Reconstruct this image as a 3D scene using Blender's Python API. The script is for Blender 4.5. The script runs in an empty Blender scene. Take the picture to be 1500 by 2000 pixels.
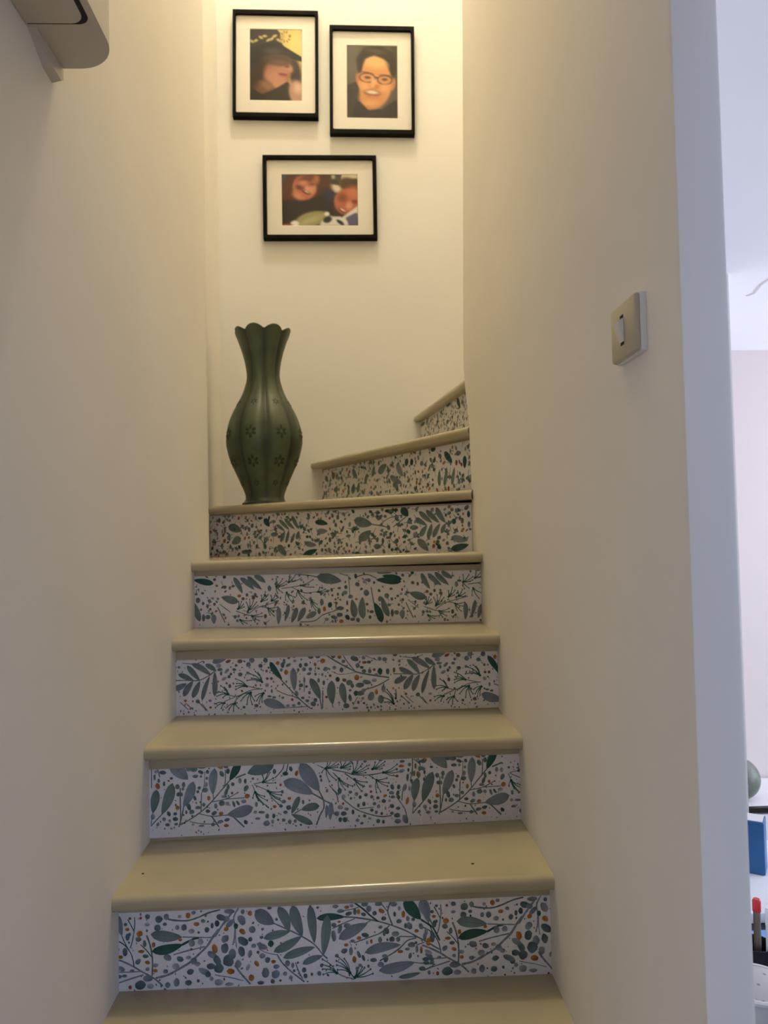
import bpy, bmesh, math, random
import numpy as np
from mathutils import Vector, Matrix

# ------------------------------------------------------------------ camera, light, exposure
SC = bpy.context.scene
COL = SC.collection
SC.view_settings.view_transform = 'Standard'
SC.view_settings.look = 'None'
SC.view_settings.gamma = 1.0
SC.view_settings.use_curve_mapping = False
SC.view_settings.exposure = 0.04
SC.cycles.max_bounces = 10
SC.cycles.diffuse_bounces = 6
SC.cycles.glossy_bounces = 4
SC.cycles.sample_clamp_indirect = 4.0

EYE = 1.542
def make_camera():
    cam = bpy.data.cameras.new('camera')
    cam.sensor_fit = 'VERTICAL'
    cam.sensor_height = 24.0
    cam.lens = 18.0
    cam.clip_start = 0.02
    cam.dof.use_dof = True
    cam.dof.focus_distance = 1.35
    cam.dof.aperture_fstop = 5.0
    o = bpy.data.objects.new('camera', cam)
    COL.objects.link(o)
    yaw, pitch, roll = 0.0412, 0.0386, -0.0209
    cy, sy, cp, sp = math.cos(yaw), math.sin(yaw), math.cos(pitch), math.sin(pitch)
    F = Vector((sy * cp, cy * cp, sp)); R = Vector((cy, -sy, 0)); U = R.cross(F)
    cr, sr = math.cos(roll), math.sin(roll)
    R2 = cr * R + sr * U; U2 = -sr * R + cr * U
    m = Matrix(((R2.x, U2.x, -F.x, 0), (R2.y, U2.y, -F.y, 0), (R2.z, U2.z, -F.z, EYE), (0, 0, 0, 1)))
    o.matrix_world = m
    SC.camera = o
make_camera()

world = bpy.data.worlds.new('daylight_sky')
SC.world = world
world.use_nodes = True
bg = world.node_tree.nodes['Background']
bg.inputs[0].default_value = (0.72, 0.84, 1.0, 1)
bg.inputs[1].default_value = 1.0

def area_light(name, loc, rot, sx, sy, power, color):
    d = bpy.data.lights.new(name, 'AREA')
    d.shape = 'RECTANGLE'; d.size = sx; d.size_y = sy; d.energy = power; d.color = color
    o = bpy.data.objects.new(name, d); COL.objects.link(o)
    o.location = loc; o.rotation_euler = rot
    return o
# daylight through the tall window in the side wall of the room on the right
area_light('room_daylight', (3.98, 1.85, 1.45), (0, math.radians(121), math.radians(-6)), 1.6, 2.0, 103.0, (0.81, 0.87, 1.0))
# weaker daylight through the window behind the camera
area_light('window_daylight', (2.05, -2.93, 1.50), (math.radians(90), 0, 0), 1.7, 1.3, 33.0, (0.38, 0.54, 1.0))
# daylight through the glazed hall door behind the camera
area_light('door_daylight', (0.0, -2.93, 1.25), (math.radians(90), 0, 0), 0.6, 1.5, 0.4, (1.0, 0.92, 0.86))
def bulb(name, loc, power, color, r):
    d = bpy.data.lights.new(name, 'POINT'); d.energy = power; d.color = color; d.shadow_soft_size = r
    o = bpy.data.objects.new(name, d); COL.objects.link(o); o.location = loc
    return o
# the warm lamp hanging high in the stairwell
bulb('stairwell_lamp', (-0.02, 2.33, 5.7), 124.0, (1.0, 0.89, 0.63), 0.07)

# ------------------------------------------------------------------ helpers
def tag(o, label=None, cat=None, group=None, kind=None):
    if label: o['label'] = label
    if cat: o['category'] = cat
    if group: o['group'] = group
    if kind: o['kind'] = kind
    return o

def link(name, bm, mat, parent=None, smooth=None, origin=None):
    me = bpy.data.meshes.new(name)
    bmesh.ops.recalc_face_normals(bm, faces=bm.faces[:])
    if origin is not None:
        bmesh.ops.translate(bm, vec=-Vector(origin), verts=bm.verts[:])
    bm.to_mesh(me); bm.free()
    for m in (mat if isinstance(mat, (list, tuple)) else [mat]):
        me.materials.append(m)
    if smooth:
        for p in me.polygons: p.use_smooth = True
        me.set_sharp_from_angle(angle=math.radians(smooth))
    o = bpy.data.objects.new(name, me); COL.objects.link(o)
    if origin is not None: o.location = origin
    if parent:
        o.parent = parent
    return o

def empty(name, loc=(0, 0, 0), rot=(0, 0, 0)):
    o = bpy.data.objects.new(name, None); COL.objects.link(o)
    o.location = loc; o.rotation_euler = rot; o.empty_display_size = 0.05
    return o

def box(bm, x0, x1, y0, y1, z0, z1):
    v = [bm.verts.new(p) for p in ((x0, y0, z0), (x1, y0, z0), (x1, y1, z0), (x0, y1, z0), (x0, y0, z1), (x1, y0, z1), (x1, y1, z1), (x0, y1, z1))]
    fs = [bm.faces.new([v[i] for i in q]) for q in ((0, 3, 2, 1), (4, 5, 6, 7), (0, 1, 5, 4), (1, 2, 6, 5), (2, 3, 7, 6), (3, 0, 4, 7))]
    return v, fs

def prism(bm, pts, z0, z1):
    """vertical prism over a footprint; z0 / z1 numbers or per-point lists"""
    n = len(pts)
    a = z0 if isinstance(z0, (list, tuple)) else [z0] * n
    b = z1 if isinstance(z1, (list, tuple)) else [z1] * n
    lo = [bm.verts.new((p[0], p[1], a[i])) for i, p in enumerate(pts)]
    hi = [bm.verts.new((p[0], p[1], b[i])) for i, p in enumerate(pts)]
    bm.faces.new(lo[::-1]); bm.faces.new(hi)
    for i in range(n):
        j = (i + 1) % n
        bm.faces.new((lo[i], lo[j], hi[j], hi[i]))

def sweep(bm, prof, frames, caps=True):
    """prof: list of (a,b); frames: list of (origin, axisA, axisB)"""
    rings = []
    for o, A, B in frames:
        rings.append([bm.verts.new(Vector(o) + Vector(A) * a + Vector(B) * b) for a, b in prof])
    n = len(prof)
    for r0, r1 in zip(rings, rings[1:]):
        for i in range(n):
            j = (i + 1) % n
            bm.faces.new((r0[i], r0[j], r1[j], r1[i]))
    if caps:
        bm.faces.new(rings[0][::-1]); bm.faces.new(rings[-1])

def lathe(bm, prof, seg=48, c=(0, 0, 0), cap=True):
    rings = []
    for r, z in prof:
        rings.append([bm.verts.new((c[0] + r * math.cos(2 * math.pi * i / seg), c[1] + r * math.sin(2 * math.pi * i / seg), c[2] + z)) for i in range(seg)])
    for a, b in zip(rings, rings[1:]):
        for i in range(seg):
            j = (i + 1) % seg
            bm.faces.new((a[i], a[j], b[j], b[i]))
    if cap:
        bm.faces.new(rings[0][::-1]); bm.faces.new(rings[-1])

def bevel_all(bm, w, seg=2):
    bmesh.ops.bevel(bm, geom=bm.edges[:] , offset=w, segments=seg, profile=0.5, affect='EDGES')

# ------------------------------------------------------------------ materials
def srgb(r, g, b):
    f = lambda c: (c / 255 / 12.92) if c / 255 <= 0.04045 else ((c / 255 + 0.055) / 1.055) ** 2.4
    return (f(r), f(g), f(b))

def mat(name, color, rough=0.5, var=0.0, scale=8.0, bump=0.0, bscale=60.0, spec=0.5, stretch=None, metallic=0.0, coat=0.0):
    m = bpy.data.materials.new(name); m.use_nodes = True
    nt = m.node_tree; b = nt.nodes['Principled BSDF']
    b.inputs['Base Color'].default_value = (*color, 1)
    b.inputs['Roughness'].default_value = rough
    b.inputs['Specular IOR Level'].default_value = spec
    b.inputs['Metallic'].default_value = metallic
    b.inputs['Coat Weight'].default_value = coat
    tc = nt.nodes.new('ShaderNodeTexCoord')
    mp = nt.nodes.new('ShaderNodeMapping')
    nt.links.new(tc.outputs['Object'], mp.inputs[0])
    if stretch: mp.inputs['Scale'].default_value = stretch
    if var:
        n = nt.nodes.new('ShaderNodeTexNoise'); n.inputs['Scale'].default_value = scale; n.inputs['Detail'].default_value = 5
        nt.links.new(mp.outputs[0], n.inputs['Vector'])
        r = nt.nodes.new('ShaderNodeValToRGB')
        r.color_ramp.elements[0].position = 0.3; r.color_ramp.elements[1].position = 0.7
        r.color_ramp.elements[0].color = (*[c * (1 - var) for c in color], 1)
        r.color_ramp.elements[1].color = (*[min(1, c * (1 + var)) for c in color], 1)
        nt.links.new(n.outputs['Fac'], r.inputs[0]); nt.links.new(r.outputs[0], b.inputs['Base Color'])
    if bump:
        n2 = nt.nodes.new('ShaderNodeTexNoise'); n2.inputs['Scale'].default_value = bscale; n2.inputs['Detail'].default_value = 4
        nt.links.new(mp.outputs[0], n2.inputs['Vector'])
        bp = nt.nodes.new('ShaderNodeBump'); bp.inputs['Strength'].default_value = bump; bp.inputs['Distance'].default_value = 0.004
        nt.links.new(n2.outputs['Fac'], bp.inputs['Height']); nt.links.new(bp.outputs[0], b.inputs['Normal'])
    return m

def attr_mat(name, rough=0.6, spec=0.35):
    m = bpy.data.materials.new(name); m.use_nodes = True
    nt = m.node_tree; b = nt.nodes['Principled BSDF']
    a = nt.nodes.new('ShaderNodeVertexColor'); a.layer_name = 'print'
    n = nt.nodes.new('ShaderNodeTexNoise'); n.inputs['Scale'].default_value = 140.0; n.inputs['Detail'].default_value = 3
    tc = nt.nodes.new('ShaderNodeTexCoord'); nt.links.new(tc.outputs['Object'], n.inputs['Vector'])
    mr = nt.nodes.new('ShaderNodeMapRange'); mr.inputs['To Min'].default_value = 0.88; mr.inputs['To Max'].default_value = 1.1
    nt.links.new(n.outputs['Fac'], mr.inputs['Value'])
    mx = nt.nodes.new('ShaderNodeMix'); mx.data_type = 'RGBA'; mx.blend_type = 'MULTIPLY'; mx.inputs['Factor'].default_value = 1
    nt.links.new(a.outputs['Color'], mx.inputs[6]); nt.links.new(mr.outputs[0], mx.inputs[7])
    nt.links.new(mx.outputs[2], b.inputs['Base Color'])
    b.inputs['Roughness'].default_value = rough; b.inputs['Specular IOR Level'].default_value = spec
    return m

PLASTER = mat('plaster_warm_white', (0.79, 0.75, 0.685), 0.75, 0.03, 2.2, 0.10, 14, 0.25)
PLASTER_B = mat('plaster_white', (0.715, 0.695, 0.66), 0.8, 0.02, 2.0, 0.08, 12, 0.2)
CEIL = mat('ceiling_white', (0.85, 0.865, 0.94), 0.85, 0.015, 3.0, 0.05, 20, 0.2)
TREAD = mat('greige_gloss_paint', (0.39, 0.335, 0.222), 0.16, 0.05, 7.0, 0.05, 22, 0.55)
FLOOR = mat('floor_board_oak', (0.20, 0.13, 0.075), 0.45, 0.25, 5.0, 0.1, 40, 0.4, (1, 8, 1))
PAPER = attr_mat('leaf_wallpaper_print', 0.55, 0.35)
PHOTO = attr_mat('photo_print', 0.75, 0.08)
BLACK = mat('black_frame_lacquer', (0.0035, 0.003, 0.0028), 0.6, 0.1, 30, 0, 60, 0.06)
MAT_W = mat('white_mount_card', (0.70, 0.665, 0.605), 0.85, 0.01, 60, 0.03, 300, 0.2)
BACKC = mat('grey_back_board', (0.2, 0.18, 0.16), 0.8, 0.1, 20)
GLAZE = mat('dark_green_glaze', (0.058, 0.074, 0.038), 0.42, 0.30, 14, 0.08, 30, 0.5)
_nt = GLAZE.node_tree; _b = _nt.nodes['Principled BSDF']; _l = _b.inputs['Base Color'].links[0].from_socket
_a = _nt.nodes.new('ShaderNodeVertexColor'); _a.layer_name = 'groove_tone'
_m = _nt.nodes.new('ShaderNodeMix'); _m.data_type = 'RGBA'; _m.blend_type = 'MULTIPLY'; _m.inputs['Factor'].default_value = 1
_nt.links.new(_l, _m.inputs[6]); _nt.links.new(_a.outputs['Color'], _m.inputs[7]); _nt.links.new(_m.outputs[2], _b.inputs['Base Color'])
GLAZE_D = mat('olive_relief_glaze', (0.020, 0.024, 0.008), 0.5, 0.3, 40, 0.1, 60, 0.45)
PLASTIC = mat('ivory_switch_plastic', (0.46, 0.41, 0.30), 0.4, 0.03, 20, 0, 60, 0.45)
PLASTIC_W = mat('white_switch_plastic', (0.72, 0.71, 0.69), 0.4, 0.03, 20, 0, 60, 0.45)
BOXP = mat('off_white_box_plastic', (0.55, 0.49, 0.41), 0.38, 0.03, 12, 0, 60, 0.45)
DARK = mat('dark_gap', (0.012, 0.009, 0.008), 0.8, 0.1, 20)

def glass_mat():
    m = bpy.data.materials.new('picture_glass'); m.use_nodes = True
    nt = m.node_tree; nt.nodes.clear()
    out = nt.nodes.new('ShaderNodeOutputMaterial')
    t = nt.nodes.new('ShaderNodeBsdfTransparent'); g = nt.nodes.new('ShaderNodeBsdfGlossy'); g.inputs['Roughness'].default_value = 0.03
    f = nt.nodes.new('ShaderNodeFresnel'); f.inputs['IOR'].default_value = 1.38
    mx = nt.nodes.new('ShaderNodeMixShader')
    ge = nt.nodes.new('ShaderNodeNewGeometry'); mt = nt.nodes.new('ShaderNodeMath'); mt.operation = 'SUBTRACT'; mt.inputs[0].default_value = 1.0
    m2 = nt.nodes.new('ShaderNodeMath'); m2.operation = 'MULTIPLY'
    nt.links.new(ge.outputs['Backfacing'], mt.inputs[1]); nt.links.new(mt.outputs[0], m2.inputs[0]); nt.links.new(f.outputs[0], m2.inputs[1])
    nt.links.new(m2.outputs[0], mx.inputs[0]); nt.links.new(t.outputs[0], mx.inputs[1]); nt.links.new(g.outputs[0], mx.inputs[2])
    nt.links.new(mx.outputs[0], out.inputs[0])
    return m
GLASS = glass_mat()

# ------------------------------------------------------------------ setting
XL, XR = -0.431, 0.344
YB = 3.2                      # back wall of the house
def struct(name, bm, m, smooth=None):
    return tag(link(name, bm, m, smooth=smooth), kind='structure')

bm = bmesh.new(); box(bm, -0.75, 4.2, -3.2, 3.4, -0.1, 0.0); struct('floor', bm, FLOOR)

# left wall: straight up to the winders, then bending outwards with a soft arris
pts = [(XL, -3.1), (XL, 2.30), (XL - 0.004, 2.345), (XL - 0.014, 2.385), (-0.503, 2.655), (-0.506, 2.70), (-0.5085, 2.745), (-0.537, YB), (-0.75, YB), (-0.75, -3.1)]
bm = bmesh.new(); prism(bm, pts, 0, 6.3); struct('wall_left', bm, PLASTER, 40)

bm = bmesh.new(); box(bm, -0.75, 1.05, YB, YB + 0.15, 0, 6.3); struct('wall_back', bm, PLASTER_B)
PINKW = mat('plaster_warm_light_tint', (0.64, 0.555, 0.535), 0.8, 0.02, 2.0, 0.08, 12, 0.2)  # pink tint puts the warm light on the room wall into its colour
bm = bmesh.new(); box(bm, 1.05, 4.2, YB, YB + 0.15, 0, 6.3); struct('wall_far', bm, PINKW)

# thin partition to the right of the stairs (its near end is the bluish reveal), slightly out of plumb
def partition():
    bm = bmesh.new()
    y0, y1, th = 0.774, 2.25, 0.052
    rows = [(0.0, 0.352), (1.69, 0.352), (1.878, 0.349), (1.98, 0.341), (2.06, 0.337), (2.5, 0.347), (3.09, 0.360), (6.3, 0.384)]
    rad = 0.006
    rings = []
    for z, xf in rows:
        f = [(XR + rad, y0), (XR + 0.0015, y0 + 0.0015), (XR, y0 + rad), (xf, y1 - rad), (xf + 0.002, y1 - 0.002), (xf + rad, y1), (XR + th - rad, y1), (XR + th, y1 - rad), (XR + th, y0 + rad), (XR + th - 0.0015, y0 + 0.0015), (XR + th - rad, y0)]
        rings.append([bm.verts.new((x, y, z)) for x, y in f])
    n = len(rings[0])
    for a, b in zip(rings, rings[1:]):
        for i in range(n):
            j = (i + 1) % n
            bm.faces.new((a[i], a[j], b[j], b[i]))
    bm.faces.new(rings[0][::-1]); bm.faces.new(rings[-1])
    return struct('wall_right', bm, PLASTER, 30)
partition()
# lintel over the opening between hall and room, in line with the partition
bm = bmesh.new(); box(bm, XR, XR + 0.052, -3.0, 0.774, 2.14, 2.45); struct('trim_1', bm, PLASTER)
# end wall with window and door openings behind the camera
bm = bmesh.new()
box(bm, -0.431, -0.35, -3.1, -3.0, 0, 2.5); box(bm, 0.35, 1.15, -3.1, -3.0, 0, 2.5); box(bm, 2.95, 4.2, -3.1, -3.0, 0, 2.5)
box(bm, -0.35, 0.35, -3.1, -3.0, 2.05, 2.5); box(bm, 1.15, 2.95, -3.1, -3.0, 0, 0.82); box(bm, 1.15, 2.95, -3.1, -3.0, 2.18, 2.5)
struct('wall_front', bm, mat('plaster_taupe', (0.15, 0.13, 0.12), 0.8, 0.03, 2.0, 0.08, 12, 0.2))
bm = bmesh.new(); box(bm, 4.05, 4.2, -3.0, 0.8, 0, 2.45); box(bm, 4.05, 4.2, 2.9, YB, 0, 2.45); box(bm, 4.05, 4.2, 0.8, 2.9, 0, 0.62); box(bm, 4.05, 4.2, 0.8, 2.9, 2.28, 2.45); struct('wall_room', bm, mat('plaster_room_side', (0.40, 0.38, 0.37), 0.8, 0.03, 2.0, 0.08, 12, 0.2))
bm = bmesh.new(); prism(bm, [(XR + 0.052, -3.0), (4.05, -3.0), (4.05, YB), (1.15, YB), (1.15, 2.25), (XR + 0.052, 2.25)], 2.33, 2.45); ceiling = struct('ceiling', bm, CEIL)
bm = bmesh.new(); box(bm, XL, XR, -3.0, 0.80, 2.45, 2.6); struct('ceiling', bm, CEIL)
bm = bmesh.new(); box(bm, -0.75, 1.15, 0.80, YB, 6.3, 6.4); struct('ceiling', bm, CEIL)
bm = bmesh.new(); box(bm, XL, XR, 0.70, 0.80, 2.6, 6.3); struct('wall_upper', bm, PLASTER_B)
bm = bmesh.new(); box(bm, 1.05, 1.15, 2.25, YB, 0, 2.33); box(bm, 1.05, 1.15, 2.25, YB, 2.33, 6.3); box(bm, XR + 0.055, 1.05, 2.2, 2.25, 0, 6.3)
struct('wall_stairwell', bm, PLASTER_B)
# the hairline crack in the room ceiling
def crack():
    bm = bmesh.new()
    pts = [(1.318, 2.462), (1.328, 2.436), (1.305, 2.352), (1.303, 2.304), (1.296, 2.24), (1.31, 2.15)]
    for (x0, y0), (x1, y1) in zip(pts, pts[1:]):
        d = Vector((x1 - x0, y1 - y0)).normalized(); nx, ny = -d.y * 0.004, d.x * 0.004
        prism(bm, [(x0 - nx, y0 - ny), (x1 - nx, y1 - ny), (x1 + nx, y1 + ny), (x0 + nx, y0 + ny)], 2.3285, 2.3305)
    return tag(link('trim_2', bm, mat('filler_grey', (0.60, 0.58, 0.58), 0.9, 0.05)), kind='structure')
crack()
# ------------------------------------------------------------------ staircase
stair = tag(empty('staircase', (0, 0.45, 0)), 'narrow winding staircase of greige painted treads with leaf wallpaper on the risers', 'staircase')
TH = 0.028
def tread(A, B, zA, zB, back, name='tread', ext=0.0):
    """A,B: nosing ends (x,y); back: remaining footprint from B round to A"""
    bm = bmesh.new()
    A = Vector((*A, zA)); B = Vector((*B, zB))
    B = B + (B - A).normalized() * ext
    d = (B - A); dn = Vector((d.x, d.y, 0)).normalized()
    n = Vector((-dn.y, dn.x, 0))            # into the step
    r = 0.0125
    def zat(p):                             # height plane through A and B
        t = (Vector((p[0], p[1], 0)) - Vector((A.x, A.y, 0))).dot(dn) / Vector((d.x, d.y, 0)).length
        return zA + (zB - zA) * t
    prof = []
    for k in range(6):
        a = math.pi / 2 * k / 5
        prof.append((r - r * math.sin(a), -r + r * math.cos(a)))
    for k in range(6):
        a = math.pi / 2 * k / 5
        prof.append((r - r * math.cos(a), -(TH - r) - r * math.sin(a)))
    # rows along the nosing with a tiny hand-made unevenness
    rnd = random.Random(int(zA * 1000))
    N = 14
    rows = []
    for i in range(N + 1):
        t = i / N
        c = A.lerp(B, t)
        j = rnd.uniform(-0.0006, 0.0006)
        rows.append([bm.verts.new(c + n * (a + j) + Vector((0, 0, b))) for a, b in prof])
    for r0, r1 in zip(rows, rows[1:]):
        for a, b, c_, d_ in zip(r0, r1, r1[1:], r0[1:]):
            bm.faces.new((a, b, c_, d_))
    top = [q[0] for q in rows]; bot = [q[-1] for q in rows]
    bt = [bm.verts.new((p[0], p[1], zat(p))) for p in back]
    bb = [bm.verts.new((p[0], p[1], zat(p) - TH)) for p in back]
    bm.faces.new(top + bt); bm.faces.new((bot + bb)[::-1])
    bm.faces.new(rows[-1] + [bb[0], bt[0]]); bm.faces.new(rows[0][::-1] + [bt[-1], bb[-1]])
    for i in range(len(bt) - 1):
        bm.faces.new((bt[i], bb[i], bb[i + 1], bt[i + 1]))
    o = link(name, bm, TREAD, stair, 35)
    o.location = -Vector(stair.location)
    return o

OV = 0.042
def off(A, B, d=OV):
    l = math.hypot(B[0] - A[0], B[1] - A[1]); nx, ny = -(B[1] - A[1]) / l, (B[0] - A[0]) / l
    return (A[0] + nx * d, A[1] + ny * d), (B[0] + nx * d, B[1] + ny * d)

# nosing ends: (left, right, z left, z right)
NOS = [((XL, 0.432), (XR, 0.432), 0.188, 0.188), ((XL, 0.668), (XR, 0.668), 0.376, 0.376), ((XL, 0.904), (XR, 0.904), 0.562, 0.562),
       ((XL, 1.140), (XR, 1.140), 0.752, 0.748),
       ((XL, 1.376), (XR, 1.378), 0.933, 0.941), ((XL, 1.588), (XR, 1.617), 1.135, 1.126), ((XL, 1.837), (XR, 1.848), 1.321, 1.314), ((XL, 2.064), (XR, 2.071), 1.500, 1.509),
       ((-0.505, 2.72), (0.345, 2.21), 1.678, 1.688), ((-0.17, YB), (0.345, 2.24), 1.878, 1.878), ((0.265, YB), (0.40, 2.275), 2.068, 2.068)]
RIS = [off(n[0], n[1]) for n in NOS]
RIS[10] = off(NOS[10][0], NOS[10][1], 0.03)
for i, n in enumerate(NOS):
    e = 0.012
    if i < 7:
        RA, RB = RIS[i + 1]
        back = [(XR + 0.010, RB[1] + e), (XL, RA[1] + e)]
    elif i == 7:
        RA, RB = RIS[8]
        back = [(XR + 0.008, 2.262), (-0.509, 2.785), (-0.503, 2.655), (XL - 0.014, 2.385), (XL, 2.32)]
    elif i == 8:
        back = [(0.349, 2.252), (0.385, 2.275), (-0.125, YB), (-0.537, YB)]
    elif i == 9:
        back = [(0.352, 2.252), (0.44, 2.275), (0.315, YB)]
    else:
        back = [(1.05, 2.275), (1.05, YB)]
    tread(n[0], n[1], n[2], n[3], back, ext=0.010 if i < 8 else 0.0)

# two little nail heads showing through the paint of the fifth tread
fifth = [o for o in stair.children if o.name.startswith('tread')][4]
for x, y, z in ((-0.403, 1.474, 0.9333), (0.211, 1.446, 0.9398)):
    bm = bmesh.new(); lathe(bm, [(0.0026, -0.001), (0.0026, 0.0004), (0.0012, 0.0007)], 10, (x, y, z)); link('nail_head', bm, DARK, fifth)

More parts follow.
